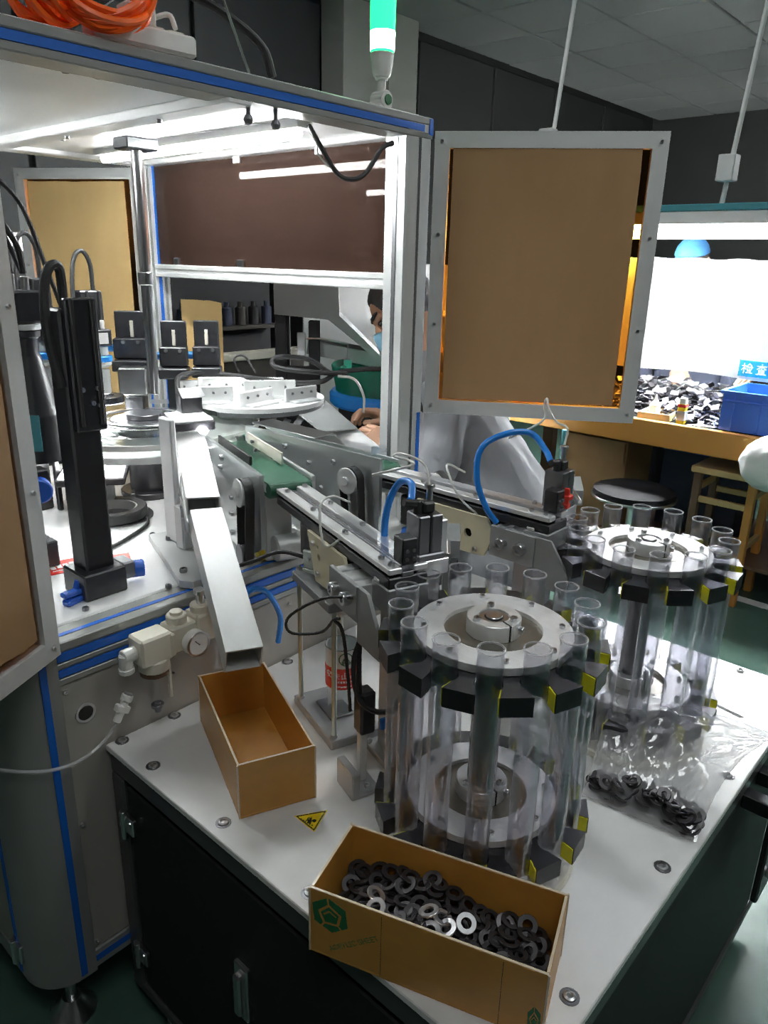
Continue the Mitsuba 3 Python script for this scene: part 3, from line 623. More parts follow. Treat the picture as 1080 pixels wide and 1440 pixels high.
# second station: white plate with machined brackets behind the conveyors
t = thing('sorting_station', 'white plate carrying machined brackets behind the conveyors', 'machine unit')
th = np.linspace(-2.75, .2, 26)
SX, SY, SZ = .845, .595, 1.090
poly = [(SX + .20 * math.cos(a), SY + .20 * math.sin(a)) for a in th] + [(SX + .14, SY + .22), (SX - .06, SY + .24), (SX - .19, SY + .12)]
obj('plate', slab_xy(poly, SZ, SZ + .012), 'white_paint', t)
obj('plate_edge', slab_xy([(SX + .203 * math.cos(a), SY + .203 * math.sin(a)) for a in th] + [(SX + .18 * math.cos(a), SY + .18 * math.sin(a)) for a in th[::-1]], SZ - .011, SZ), 'dark_steel', t)
obj('support', disc_cyl(.05, ZD + .003, SZ, 24).apply_translation((.80, .64, 0)), 'satin_aluminium', t)
for i, (x, y, w, h, a) in enumerate(((.70, .60, .11, .045, -.5), (.79, .66, .16, .055, -.65), (.77, .50, .13, .04, .15), (.87, .56, .15, .05, -.6), (.73, .72, .12, .045, -.6), (.93, .66, .12, .04, -.7), (.90, .46, .11, .04, -.1))):
    b = obj('bracket', cat(cb(w, .012, h, .002, at=(0, 0, h / 2)), cb(w * .8, .04, .006, .001, at=(0, -.02, .003))), 'white_paint' if i % 3 else 'satin_aluminium', t, M=at(x, y, SZ + .012, a))
    for s in (-.3, 0, .3): screw(b, (at(x, y, SZ + .012, a) @ [s * w, -.006, h * .6, 1])[:3], at(0, 0, 0, a)[:3, :3] @ [0, -1, 0], .7, 'dark_steel')
obj('blade', cat(*[tf(cb(.09, .018, .003, .001), at(.72 + i * .045, .375 - i * .004, 1.07, .7) @ rot(.3, 'x')) for i in range(4)]), 'steel', t, label='row of bright steel blades')
solo('cable_harness', cat(hose([(.60, .62, 1.13), (.66, .70, 1.165), (.76, .72, 1.165), (.84, .62, 1.155), (.93, .55, 1.14), (1.02, .50, 1.14), (1.09, .50, 1.16), (1.15, .42, 1.175), (1.25, .35, 1.17)], .0075, 10),
     hose([(1.06, .50, 1.16), (1.02, .56, 1.20), (.95, .62, 1.205), (.93, .60, 1.18), (1.02, .52, 1.165), (1.10, .47, 1.16)], .0075, 10),
     hose([(.84, .66, 1.16), (.83, .67, 1.205), (.86, .66, 1.21), (.875, .63, 1.165)], .003, 6)), 'black_rubber', 'thick black cable harness sagging across the white sorting station', 'cable')
solo('white_hose', hose([(1.04, .45, 1.16), (1.08, .42, 1.15), (1.10, .40, 1.10), (1.10, .40, 1.05)], .004, 8), 'clear_hose', 'thin white hose bending down beside the cable harness', 'hose')
def sheet(name, pts, z, mat, lab, thick=.003):
    """A flat sheet through four 3-D corners, with thickness."""
    p = np.array(pts, float); n = np.cross(p[1] - p[0], p[3] - p[0]); n /= np.linalg.norm(n)
    v = np.vstack([p, p - n * thick])
    return solo(name, trimesh.convex.convex_hull(v), mat, lab, 'sheet')
sheet('guide_sheet', [(.86, .50, 1.10), (1.02, .52, 1.10), (.95, .28, 1.04), (.80, .27, 1.055)], 0, 'grey_sheet', 'grey sloping sheet left under the black cable harness')
sheet('guide_sheet', [(.955, .57, 1.115), (1.02, .555, 1.105), (.99, .40, 1.06), (.93, .12, .985), (.85, .20, 1.0)], 0, 'white_paint', 'long white sloping chute sheet right under the cable harness')

# ================================================================== THE TABLE BEFORE THE MACHINE
TX, TY, TZ = 1.124, -.895, .64
tb = thing('worktable_cabinet', 'dark metal cabinet with a screwed-down white worktop before the machine', 'workbench')
obj('worktop', bb(0, TX, TY, -.001, TZ - .012, TZ, .0015), 'table_white', tb, label='white worktop')
obj('slot', slab_xy([(.923, -.755), (.93, -.76), (.917, -.83), (.91, -.825)], TZ, TZ + .0008), 'ink', tb, label='thin black slot in the worktop')
fr = obj('top_frame', cat(bb(.004, .05, TY + .004, -.004, TZ - .055, TZ - .0125, .006), bb(.05, TX - .004, TY + .004, TY + .05, TZ - .055, TZ - .0125, .006), bb(TX - .05, TX - .004, TY + .05, -.004, TZ - .055, TZ - .0125, .006)), 'cabinet_frame', tb)
obj('cabinet_door', bb(.006, .022, -.86, -.052, .095, TZ - .066, .003), 'cabinet_dark', tb)
obj('corner_post', bb(.002, .045, -.046, -.006, .08, TZ - .056, .006), 'cabinet_frame', tb)
obj('corner_post', bb(.002, .045, TY + .004, TY + .03, .08, TZ - .056, .006), 'cabinet_frame', tb)
obj('bottom_frame', bb(.002, .045, TY + .004, -.004, .062, .088, .005), 'cabinet_frame', tb)
obj('cabinet_panel', bb(.05, TX - .05, TY + .008, TY + .02, .095, TZ - .062, .003), 'cabinet_dark', tb)
obj('cabinet_panel', bb(TX - .02, TX - .008, TY + .03, -.01, .07, TZ - .06, .002), 'cabinet_dark', tb)
obj('bottom_frame', bb(.045, TX - .004, TY + .004, TY + .045, .062, .088, .005), 'cabinet_frame', tb)
obj('floor_plate', bb(.03, TX - .03, TY + .03, -.03, .065, .075, .002), 'cabinet_dark', tb)
for z in (.495, .178):
    obj('hinge', cat(bb(-.004, .006, -.078, -.03, z - .018, z + .018, .003), cyl((-.006, -.052, z - .03), (-.006, -.052, z + .03), .006, 12), cyl((-.006, -.068, z + .008), (.0, -.068, z + .008), .005, 10), cyl((-.006, -.038, z - .008), (.0, -.038, z - .008), .005, 10)), 'steel', tb, label='chrome hinge')
h = obj('door_handle', cat(bb(-.002, .008, -.40, -.366, .30, .415, .004), bb(-.012, .002, -.392, -.374, .315, .40, .004)), 'steel', tb, label='recessed chrome door handle')
for x, y in ((.02, -.1), (.02, -.8), (1.05, -.8), (1.05, -.1)):
    obj('foot', cat(disc_cyl(.01, .0, .07, 12), disc_cyl(.03, 0, .015, 20)).apply_translation((x + .03, y, 0)), 'steel', tb)
WS = lathe([(0, .0006), (.0125, .0006), (.0125, .0), (.0125, .0008), (.0085, .0012), (.0085, .0004), (.0052, .0004), (.0052, .0014), (.0026, .0014), (.0026, .0006), (0, .0006)], 20)
WS = cat(ring(.0085, .0125, 0, .0008, 22), lathe([(0, 0), (.0085, 0), (.0078, .0030), (.0045, .0036), (.0045, .0015), (0, .0015)], 20))
for x, y in ((.027, -.116), (.027, -.319), (.138, -.012), (.027, -.012), (.137, -.868), (.42, -.868), (.709, -.867), (1.103, -.765), (.426, -.014), (.027, -.52), (1.103, -.4), (1.0, -.868), (.027, -.868), (.027, -.72)):
    w = obj('screw', shared('ws_ring', lambda: ring(.0085, .0125, 0, .0008, 22), 'dark_steel'), 'dark_steel', tb, M=at(x, y, TZ))
    obj('head', shared('ws_head', lambda: lathe([(0, 0), (.0085, 0), (.0078, .0030), (.0045, .0036), (.0045, .0015), (0, .0015)], 20), 'steel'), 'steel', w, M=at(x, y, TZ))
# warning sticker
t = thing('warning_sticker', 'yellow triangular warning sticker on the worktop between the two boxes', 'sticker')
tri = Polygon([(.114, -.389), (.160, -.418), (.112, -.438)])
obj('backing', slab_xy(tri, TZ, TZ + .0006), 'yellow_sign', t)
obj('border', slab_xy(tri.buffer(-.0012).difference(tri.buffer(-.0030)), TZ + .0006, TZ + .0009), 'ink', t, label='black border')
c0 = np.array([.1245, -.4165])
pict = unary_union([Point(c0[0] + dx, c0[1] + dy).buffer(.0032) for dx, dy in ((0.001, .005), (.004, -.004), (-.003, .0))] + [LineString([(c0[0] - .004, c0[1] + .006), (c0[0] + .006, c0[1] - .006)]).buffer(.0009), LineString([(c0[0] - .005, c0[1] - .004), (c0[0] + .006, c0[1] + .005)]).buffer(.0009)])
obj('pictogram', slab_xy(pict.difference(Point(c0[0] + .001, c0[1] + .005).buffer(.0012)), TZ + .0006, TZ + .0009), 'ink', t, label='black hand and gear pictogram')
obj('lettering', slab_xy(unary_union([affinity.rotate(sbox(-.0012, -.0016, .0012, .0016), 60).buffer(0) if 0 else affinity.translate(affinity.rotate(sbox(-.0012, -.0012, .0012, .0012), 5), .1165 + .0005 * i, -.4025 - .0045 * i) for i in range(6)]), TZ + .0006, TZ + .0009), 'ink', t, label='row of small black characters')

# compressed-air unit on the base panel
t = thing('air_filter_regulator', 'ivory compressed-air filter regulator with a round gauge on the machine base', 'air regulator')
Y0 = -.038
obj('filter_body', cat(bb(.055, .118, Y0 - .024, Y0 + .024, .795, .85, .006), disc_cyl(.028, .775, .80, 24).apply_translation((.09, Y0, 0))), 'ivory_plastic', t)
obj('filter_bowl', lathe([(0, .70), (.018, .702), (.024, .72), (.025, .775), (0, .775)], 24).apply_translation((.09, Y0, 0)), 'clear', t, label='clear filter bowl')
obj('bowl_ring', ring(.02, .0265, .768, .777, 24).apply_translation((.09, Y0, 0)), 'wood_dark', t)
obj('drain', cat(disc_cyl(.006, .685, .705, 12), disc_cyl(.012, .695, .702, 14)).apply_translation((.09, Y0, 0)), 'dark_steel', t)
obj('bowl_guard', bb(.107, .112, Y0 - .02, Y0 - .012, .715, .79, .001), 'ivory_plastic', t)
obj('regulator_body', cat(bb(.118, .172, Y0 - .022, Y0 + .022, .80, .852, .006), disc_cyl(.019, .845, .868, 22).apply_translation((.142, Y0, 0)), disc_cyl(.012, .868, .874, 18).apply_translation((.142, Y0, 0))), 'ivory_plastic', t)
obj('spacer', bb(.112, .122, Y0 - .027, Y0 + .027, .80, .845, .003), 'ivory_plastic', t)
g = obj('gauge', cyl((.158, Y0 - .022, .815), (.158, Y0 - .042, .815), .024, 32), 'white_plastic', t)
obj('dial', tf(disc_cyl(.0205, 0, .001, 32), align((.158, Y0 - .0421, .815), (.158, -1, .815))), 'white_paint', g)
obj('bezel', tf(ring(.0205, .0245, 0, .0025, 32, .0006), align((.158, Y0 - .0415, .815), (.158, -1, .815))), 'steel', g)
obj('needle', tf(cb(.0012, .014, .0008, 0, at=(0, .005, .0015)), align((.158, Y0 - .043, .815), (.158, -1, .815)) @ rot(.7)), 'ink', g)
obj('lubricator_body', cat(bb(.172, .225, Y0 - .024, Y0 + .024, .80, .858, .006), disc_cyl(.02, .85, .872, 22).apply_translation((.195, Y0, 0)), disc_cyl(.010, .85, .868, 18).apply_translation((.212, Y0 - .01, 0))), 'ivory_plastic', t)
obj('lubricator_bowl', lathe([(0, .725), (.02, .727), (.024, .74), (.025, .80), (0, .80)], 24).apply_translation((.20, Y0, 0)), 'clear', t, label='clear lubricator bowl')
obj('sight_knob', cat(disc_cyl(.008, .868, .895, 16), disc_cyl(.012, .89, .90, 18)).apply_translation((.195, Y0, 0)), 'steel', t)
obj('elbow', cat(cyl((.055, Y0, .822), (.03, Y0, .822), .013, 18), cyl((.036, Y0, .826), (.036, Y0, .795), .012, 18), disc_cyl(.014, .79, .80, 18).apply_translation((.036, Y0, 0))), 'clear_hose', t, label='white elbow fitting')
obj('bracket', cat(bb(.10, .19, Y0 + .02, .003, .815, .835, .002)), 'dark_steel', t)
obj('outlet', cyl((.225, Y0, .835), (.243, Y0, .835), .009, 16), 'dark_steel', t)
t = thing('flow_valve', 'white push-in flow valve with a clear tube hanging before the base panel', 'valve')
Mv = at(.03, -.022, .715, 0) @ rot(.55, 'y')
obj('body', cat(cyl((0, 0, -.028), (0, 0, .012), .0075, 16), cyl((0, 0, .012), (0, 0, .024), .011, 16), bb(-.013, .013, -.008, .008, -.01, .004, .002)), 'white_plastic', t, M=Mv)
obj('screw_knob', cyl((0, 0, .024), (0, 0, .028), .008, 14), 'grey_sheet', t, M=Mv)
obj('tube', hose([(.015, -.022, .69), (.0, -.022, .672), (-.03, -.022, .655), (-.07, -.02, .647), (-.12, -.012, .655), (-.175, .03, .668), (-.19, .09, .672)], .0032, 10), 'rim', t, label='clear air tube')
solo('valve_fitting', cat(cyl((-.188, .075, .672), (-.188, .115, .672), .007, 12), bb(-.20, -.18, .09, .115, .62, .665, .003)), 'steel', 'small metal fitting at the end of the clear tube on the machine side', 'fitting')
solo('air_hose', hose([(.262, -.055, .80), (.272, -.05, .83), (.31, -.035, .855), (.35, -.03, .845), (.378, -.03, .81), (.40, -.025, .76), (.40, -.015, .70)], .006, 10), 'blue_hose', 'blue air hose arching behind the chute over the worktop', 'hose')

# ------------------------------------------------------------------ chute
t = thing('discharge_chute', 'long square aluminium chute sloping from the machine down into the empty box', 'chute')
def channel(p0, p1, w, h, th, name, closed=True, side=np.array([.92, -.39, 0])):
    """Square tube from p0 to p1 (centres of the top edge)."""
    p0, p1 = np.array(p0), np.array(p1); d = p1 - p0; L = np.linalg.norm(d); y = d / L
    x = side - y * (side @ y); x /= np.linalg.norm(x); z = np.cross(x, y)
    M = np.eye(4); M[:3, 0] = x; M[:3, 1] = y; M[:3, 2] = z; M[:3, 3] = p0
    sec = sbox(-w / 2, -h, w / 2, 0).difference(sbox(-w / 2 + th, -h + th, w / 2 - th, -th if closed else .1))
    return obj(name, tf(slab_xz(sec, 0, L), M), 'satin_aluminium', t), M
pA, pB, pC = (.137, -.238, .836), (.283, .062, .972), (.445, .345, 1.050)
k, M1 = channel(pB, pA, .062, .052, .0025, 'chute_tube')
k2, M2 = channel(pC, np.array(pB) + [.016, .028, .010], .066, .05, .003, 'chute_tube')
obj('cover_plate', tf(cb(.060, .20, .0025, .0005, at=(0, .30, .0015)), M2) if False else tf(cb(.060, .17, .0025, .0005, at=(0, .235, .0016)), M2), 'satin_aluminium', t)
fl = obj('flange', tf(cb(.004, .34, .03, .001, at=(-.034, .18, -.008)), M2), 'satin_aluminium', t)
for yy in (.05, .10, .15, .20, .25, .30): screw(fl, (M2 @ [-.038, yy, 0.0, 1])[:3], M2[:3, :3] @ [-1, 0, .3], .8, 'steel')
obj('foot_plate', slab_xy([(.205, .045), (.22, .02), (.262, .02), (.33, .19), (.345, .30), (.30, .31), (.24, .14)], ZD + .003, ZD + .018), 'satin_aluminium', t)
for x, y in ((.235, .075), (.315, .25)): screw(t, (x, y, ZD + .018), (0, 0, 1), 1.5, 'dark_steel', 'bolt')
obj('support', cat(bb(.30, .33, .17, .20, ZD + .018, .985, .003)), 'satin_aluminium', t)

# ------------------------------------------------------------------ conveyors and linear feeders
def conveyor(M, name, label, L0, L1, bw, plate, pul, label_plate=None, motor=True):
    """In a local frame: y runs back into the machine, the belt lies about x=0."""
    t = thing(name, label, 'conveyor')
    R = M[:3, :3]
    P = lambda *p: (M @ [*p, 1])[:3]
    zb = 1.066
    obj('belt', cat(bb(-bw / 2, bw / 2, L0 + .012, L1, zb - .003, zb, 0), bb(-bw / 2, bw / 2, L0 + .012, L1, zb - .03, zb - .027, 0), tf(disc_cyl(.015, -bw / 2, bw / 2, 20, 0), trans(0, L0 + .013, zb - .015) @ rot(PI / 2, 'y')), tf(disc_cyl(.015, -bw / 2, bw / 2, 20, 0), trans(0, L1, zb - .015) @ rot(PI / 2, 'y'))), 'green_belt', t, M=M, label='green conveyor belt')
    obj('belt_bed', bb(-bw / 2 + .003, bw / 2 - .003, L0 + .03, L1 - .02, zb - .025, zb - .005, 0), 'satin_aluminium', t, M=M)
    x0 = -bw / 2 - .014
    pl = obj('side_plate', slab_yz(plate, x0 - .009, x0), 'plate_metal', t, M=M, label=label_plate)
    pr2 = [(y, max(z, .99)) for y, z in plate]
    pl2 = obj('side_plate', slab_yz([(L0 + .01, 1.072), (L1, 1.072), (L1, 1.0), (L0 + .01, .985)], bw / 2 + .004, bw / 2 + .012), 'aluminium', t, M=M)
    for y, z in pul['bolts']:
        screw(pl, P(x0 - .009, y, z), R @ [-1, 0, 0], 1.25, 'steel', 'bolt')
    py, pz = pul['at']
    q = obj('pulley', cat(tf(disc_cyl(.029, 0, .004, 32, .001), align((x0 - .036, py, pz), (x0 - 1, py, pz))), tf(disc_cyl(.010, 0, .006, 18), align((x0 - .040, py, pz), (x0 - 1, py, pz))), tf(disc_cyl(.026, 0, .022, 28), align((x0 - .012, py, pz), (x0 - 1, py, pz)))), 'satin_aluminium', t, M=M, label='ribbed aluminium pulley')
    obj('pulley', cat(tf(disc_cyl(.022, 0, .004, 28, .001), align((x0 - .034, py + pul['dy'], pz - .135), (x0 - 1, py + pul['dy'], pz - .135))), tf(disc_cyl(.02, 0, .022, 24), align((x0 - .012, py + pul['dy'], pz - .135), (x0 - 1, py + pul['dy'], pz - .135)))), 'dark_steel', t, M=M)
    loop = unary_union([Point(py, pz).buffer(.029, 16), Point(py + pul['dy'], pz - .135).buffer(.024, 16)]).convex_hull
    obj('drive_belt', slab_yz(loop.difference(loop.buffer(-.003)), x0 - .033, x0 - .014), 'black_rubber', t, M=M, label='black toothed drive belt')
    if motor:
        obj('motor', cat(tf(disc_cyl(.028, .0, .07, 24), align((-.02, py + pul['dy'], pz - .135), (1, py + pul['dy'], pz - .135)))), 'satin_aluminium', t, M=M)
    for y in (.25, .75):
        yy = L0 + (L1 - L0) * y
        obj('leg', bb(-.03, .03, yy - .02, yy + .02, ZD + .004, zb - .031, .003), 'satin_aluminium', t, M=M)
    return t
F1 = at(.262, -.487, 0, math.radians(-19))
F2 = at(.643, -.523, 0, math.radians(0))
plate1 = [(.455, 1.089), (.83, 1.089), (.83, 1.056), (.865, 1.056), (.865, 1.005), (.735, .888), (.545, .892), (.455, .935)]
c1 = conveyor(F1, 'belt_conveyor', 'near belt conveyor with a bolted aluminium side plate right of the chute', .455, .835, .088, plate1,
         {'at': (.50, 1.045), 'dy': .01, 'bolts': ((.848, 1.040), (.79, 1.067), (.69, 1.07), (.70, 1.045), (.632, .995), (.632, .958), (.638, .912))}, 'polished aluminium side plate')
obj('guide_plate', slab_xy([(-.035, .62), (.03, .56), (.045, .78), (.02, .825), (-.01, .81)], 1.080, 1.084), 'green_clear', c1, M=F1, label='clear greenish acrylic guide over the belt')
obj('guide_plate', slab_yz([(.58, 1.07), (.80, 1.07), (.80, 1.096), (.58, 1.096)], .028, .032), 'ivory_plastic', c1, M=F1, label='pale guide strip')
obj('guide_rail', bb(-.036, -.030, .60, .82, 1.07, 1.09, .001), 'black_plastic', c1, M=F1)
for y, x in ((.66, .0), (.74, .02), (.79, .0)): screw(c1, (F1 @ [x, y, 1.084, 1])[:3], (0, 0, 1), 1.0, 'dark_steel')
plate2 = [(.385, 1.100), (.83, 1.100), (.83, .905), (.40, .905), (.385, .93)]
c2 = conveyor(F2, 'belt_conveyor', 'far belt conveyor with a smooth aluminium side plate behind the near one', .415, .88, .080, plate2,
         {'at': (.452, 1.045), 'dy': -.012, 'bolts': ((.52, 1.068), (.60, 1.05), (.68, 1.075), (.78, 1.07), (.56, 1.0))}, 'brushed aluminium side plate')
obj('cover_strip', bb(-.045, .02, .60, .825, 1.102, 1.106, .001), 'steel', c2, M=F2)
obj('guide_plate', slab_xy([(-.01, .46), (.045, .46), (.045, .64), (-.01, .70)], 1.085, 1.089), 'clear', c2, M=F2, label='clear acrylic guide')
obj('guide_block', bb(-.012, .048, .452, .458, 1.07, 1.105, .001), 'clear', c2, M=F2)
def gear_motor(M, label):
    t = thing('gear_motor', label, 'motor')
    obj('body', cat(*[tf(disc_cyl(.026 - .002 * (i % 2), 0, .008, 24, .001), align((0, .0, i * .0082), (0, 0, 1 + i))) for i in range(8)]), 'satin_aluminium', t, M=M)
    obj('end_cap', disc_cyl(.024, .066, .088, 24).copy(), 'black_plastic', t, M=M)
    obj('gearbox', cb(.05, .05, .04, .004, at=(0, 0, -.02)), 'steel', t, M=M)
gear_motor(at(.715, -.135, 1.0, 0) @ rot(1.45, 'y'), 'small ribbed silver motor under the far linear rail')
gear_motor(at(.46, .06, .955, .5) @ rot(1.5, 'y'), 'small silver motor behind the near drive belt')
t = thing('air_gauge', 'small round gauge with a yellow body beside the near drive belt', 'gauge')
obj('body', cat(cb(.028, .03, .035, .003, at=(0, 0, .02))), 'yellow_paint', t, M=at(.415, .045, ZD + .002, -.3))
obj('dial', tf(disc_cyl(.018, 0, .016, 24), align((0, -.0, .058), (-.5, -1, .1))), 'white_plastic', t, M=at(.415, .045, ZD + .002, 0))
obj('stem', disc_cyl(.006, .036, .05, 10), 'dark_steel', t, M=at(.415, .045, ZD + .002, 0))

def feeder(M, name, label, y_end, plate_y, flip_cover, off):
    t = thing(name, label, 'linear feeder')
    P = lambda *p: (M @ [*p, 1])[:3]
    rl = []
    for s, (xa, xb) in ((0, (-.034, -.011)), (1, (.009, .034))):
        r = obj('rail', bb(xa, xb, 0, y_end, 1.050, 1.060, .0015), 'aluminium', t, M=M, label='bright flat rail')
        for y in (.015, .045, .17, .30, .42): screw(r, P((xa + xb) / 2, y + .02 * s, 1.060), (0, 0, 1), 1.0, 'steel')
    obj('track', bb(-.011, .009, 0, y_end, 1.045, 1.052, .0005), 'dark_steel', t, M=M, label='dark track between the rails')
    obj('track_strip', bb(-.004, .0, 0.02, y_end - .02, 1.052, 1.0545, 0), 'steel', t, M=M)
    obj('cover', bb(-.008, .022, .02, y_end * .55 if not flip_cover else y_end * .8, 1.062, 1.0645, 0), 'clear', t, M=M, label='clear acrylic cover strip')
    obj('rail_base', bb(-.034, .034, 0, y_end, 1.028, 1.045, .002), 'black_anodised', t, M=M)
    obj('end_block', bb(-.036, .036, -.002, .05, .985, 1.028, .002), 'grey_metal', t, M=M)
    obj('vibrator', bb(-.024, .024, .10, .36, .955, 1.022, .004), 'black_plastic', t, M=M, label='black vibrator body under the rail')
    a, b = plate_y
    ppl = Polygon([(b, 1.03), (a - .002, 1.03), (a - .02, 1.0), (a + .0, .952), (b - .035, .945)]).difference(unary_union([Point(b - .05, .995).buffer(.006), Point(a + .04, .99).buffer(.009), Point(b - .045, 1.012).buffer(.004)]))
    for x in (-.041, .035): obj('side_plate', slab_yz(ppl, x, x + .006), 'cream_plate', t, M=M, label='cream painted side plate with holes')
    for y, z in ((b - .05, .965), (a + .02, .962), (b - .03, 1.015)): screw(t, P(-.041, y, z), M[:3, :3] @ [-1, 0, 0], 1.0, 'steel')
    # slotted profile block the rail stands on
    M = M @ trans(*off, 0)
    P = lambda *p: (M @ [*p, 1])[:3]
    blk = obj('profile_block', cat(*[bb(-.070, .07, y0, y1, .972, 1.020, .001) for y0, y1 in ((.055, .075), (.082, .115), (.122, .142))], bb(-.068, .068, .056, .141, .972, 1.012, 0)), 'aluminium', t, M=M, label='slotted aluminium profile block')
    ep = obj('end_plate', bb(-.078, -.070, .050, .147, .962, 1.022, .001), 'grey_metal', t, M=M)
    for y in (.078, .12): screw(ep, P(-.078, y, .993), M[:3, :3] @ [-1, 0, 0], 2.2, 'steel', 'bolt')
    obj('bracket_plate', slab_yz([(.05, 1.022), (.05, .93), (-.02, .93), (-.02, .965), (.02, 1.022)], -.076, -.07), 'grey_metal', t, M=M)
    obj('column', bb(.02, .05, .075, .15, TZ, .972, .003), 'grey_metal', t, M=M)
    obj('column_foot', bb(.0, .07, .06, .165, TZ, TZ + .012, .002), 'grey_metal', t, M=M)
    for dx, dy in ((.008, .07), (.062, .07), (.008, .155), (.062, .155)): screw(t, P(dx, dy, TZ + .012), (0, 0, 1), 1.0)
    return t
f1 = feeder(F1, 'linear_feeder', 'near linear feeder rail leading from the belt to the front carousel', .452, (.14, .285), False, (.012, -.008))
f2 = feeder(F2, 'linear_feeder', 'far linear feeder rail leading from the belt to the rear carousel', .425, (.13, .30), True, (.030, -.033))
# stand with rods
t = thing('rod_stand', 'steel plate stand on threaded rods beside the water bottle', 'stand')
obj('base_plate', bb(-.048, .075, .168, .345, TZ, TZ + .018, .002), 'grey_metal', t, M=F1)
obj('support_plate', bb(-.054, .060, .165, .33, .918, .936, .002), 'grey_metal', t, M=F1)
for x, y in ((-.038, .33), (-.036, .182), (.05, .33)):
    r = obj('threaded_rod', cyl((x, y, TZ + .018), (x, y, .918), .0048, 14), 'zinc', t, M=F1)
    obj('nut', shared('nut', NUT, 'steel'), 'steel', r, M=F1 @ trans(x, y, TZ + .018) @ np.diag([1.2, 1.2, 1, 1]))
    obj('nut', shared('nut', NUT, 'steel'), 'steel', r, M=F1 @ trans(x, y, .936) @ np.diag([1.2, 1.2, .8, 1]))
obj('small_plate', bb(-.02, .03, .23, .30, TZ + .018, TZ + .023, .001), 'dark_steel', t, M=F1)
t = thing('mounting_bracket', 'small greenish metal clamp bracket on the corner of the rod stand', 'bracket')
obj('body', cat(bb(-.018, .018, -.016, .016, 0, .008, .002), bb(-.016, -.008, -.016, .016, .008, .042, .002), bb(.004, .018, -.012, .012, .008, .03, .003)), 'zinc', t, M=F1 @ trans(-.024, .29, .946) @ rot(.4))
obj('screw', cyl((-.02, 0, .028), (.02, 0, .028), .004, 10), 'steel', t, M=F1 @ trans(-.024, .29, .946) @ rot(.4))
obj('cable', hose([(.0, .02, .02), (-.03, .06, .03), (-.06, .10, .01), (-.07, .16, -.02)], .004, 8), 'black_rubber', t, M=F1 @ trans(-.024, .29, .946) @ rot(.4), label='black cable')
# cylinders at the rail ends
def stopper(M, label, zt, red, hose_pts, loop):
    t = thing('pneumatic_stopper', label, 'pneumatic cylinder')
    obj('sensor_block', bb(-.012, .014, .0, .028, 1.062, 1.104, .002), 'black_anodised', t, M=M, label='black block with screws')
    for x in (-.005, .007):
        for z in (1.072, 1.085): screw(t, (M @ [x, 0, z, 1])[:3], M[:3, :3] @ [0, -1, 0], .6, 'dark_steel')
    obj('cylinder', cat(bb(.022, .042, .01, .05, 1.03, 1.13, .002), bb(.044, .064, .01, .05, 1.05, 1.13, .002), bb(.02, .068, .006, .018, 1.03, 1.07, .002)), 'dark_steel', t, M=M)
    obj('cylinder_block', bb(.060, .078, .016, .046, 1.06, 1.118, .002), 'aluminium', t, M=M)
    obj('piston_plate', bb(.018, .074, .004, .010, 1.035, 1.06, .001), 'steel', t, M=M)
    obj('fitting', cat(cyl((.03, .03, 1.13), (.03, .03, 1.15), .007, 14), cyl((.03, .03, 1.145), (.005, .03, 1.150), .006, 12), bb(.036, .056, .02, .04, 1.13, 1.148, .003)), 'black_plastic', t, M=M)
    obj('needle_valve', cat(cyl((.05, .03, 1.148), (.05, .03, 1.168), .005, 12), cyl((.05, .03, 1.168), (.05, .03, 1.174), .008, 12)), 'steel', t, M=M)
    obj('arm', cat(bb(-.036, .07, .028, .044, 1.028, 1.034, .001)), 'aluminium', t, M=M)
    if red:
        obj('red_plug', cat(bb(.016, .030, -.006, .006, 1.066, 1.076, .002), bb(.016, .034, -.008, .004, 1.082, 1.092, .002), bb(.018, .023, -.006, .004, 1.070, 1.105, .001)), 'red_plastic', t, M=M, label='red plug')
    obj('hose', hose(hose_pts, .0058, 12), 'blue_hose', t, M=M, label='blue air hose')
    obj('tube', hose(loop, .0020, 8), 'clear_hose', t, M=M, label='thin white air tube')
stopper(F1, 'pneumatic stopper with blue hose at the end of the near rail', 0, False,
        [(.035, .13, 1.00), (.03, .13, 1.07), (.035, .125, 1.12), (.045, .11, 1.155), (.048, .08, 1.16), (.03, .05, 1.145), (.018, .035, 1.149)],
        [(.05, .03, 1.17), (.05, .05, 1.20), (.04, .10, 1.205), (.05, .14, 1.19), (.07, .12, 1.185), (.045, .08, 1.19), (.0, .12, 1.17)])
stopper(F2, 'pneumatic stopper with blue hose and red plug at the end of the far rail', 0, True,
        [(-.05, .10, 1.03), (-.06, .12, 1.06), (-.065, .14, 1.11), (-.05, .145, 1.165), (-.01, .12, 1.19), (.03, .09, 1.19), (.02, .05, 1.165), (.008, .032, 1.151)],
        [(.05, .03, 1.175), (.055, .03, 1.205), (.05, .05, 1.215), (.045, .065, 1.235), (.05, .075, 1.255), (.06, .085, 1.24), (.055, .08, 1.215), (.03, .10, 1.195), (.0, .12, 1.18)])
solo('sensor_tube', hose([(-.022, .16, 1.062), (-.045, .20, 1.03), (-.04, .23, 1.09), (-.01, .245, 1.10), (.02, .235, 1.088)], .0022, 8), 'clear_hose', 'thin white tube arching over the near rail', 'tube', M=F1)
solo('sensor_tube', hose([(.0, .10, .99), (-.045, .18, 1.05), (-.045, .22, 1.10), (-.02, .24, 1.11), (.03, .235, 1.085)], .0022, 8), 'clear_hose', 'thin white tube arching over the far rail', 'tube', M=F2)
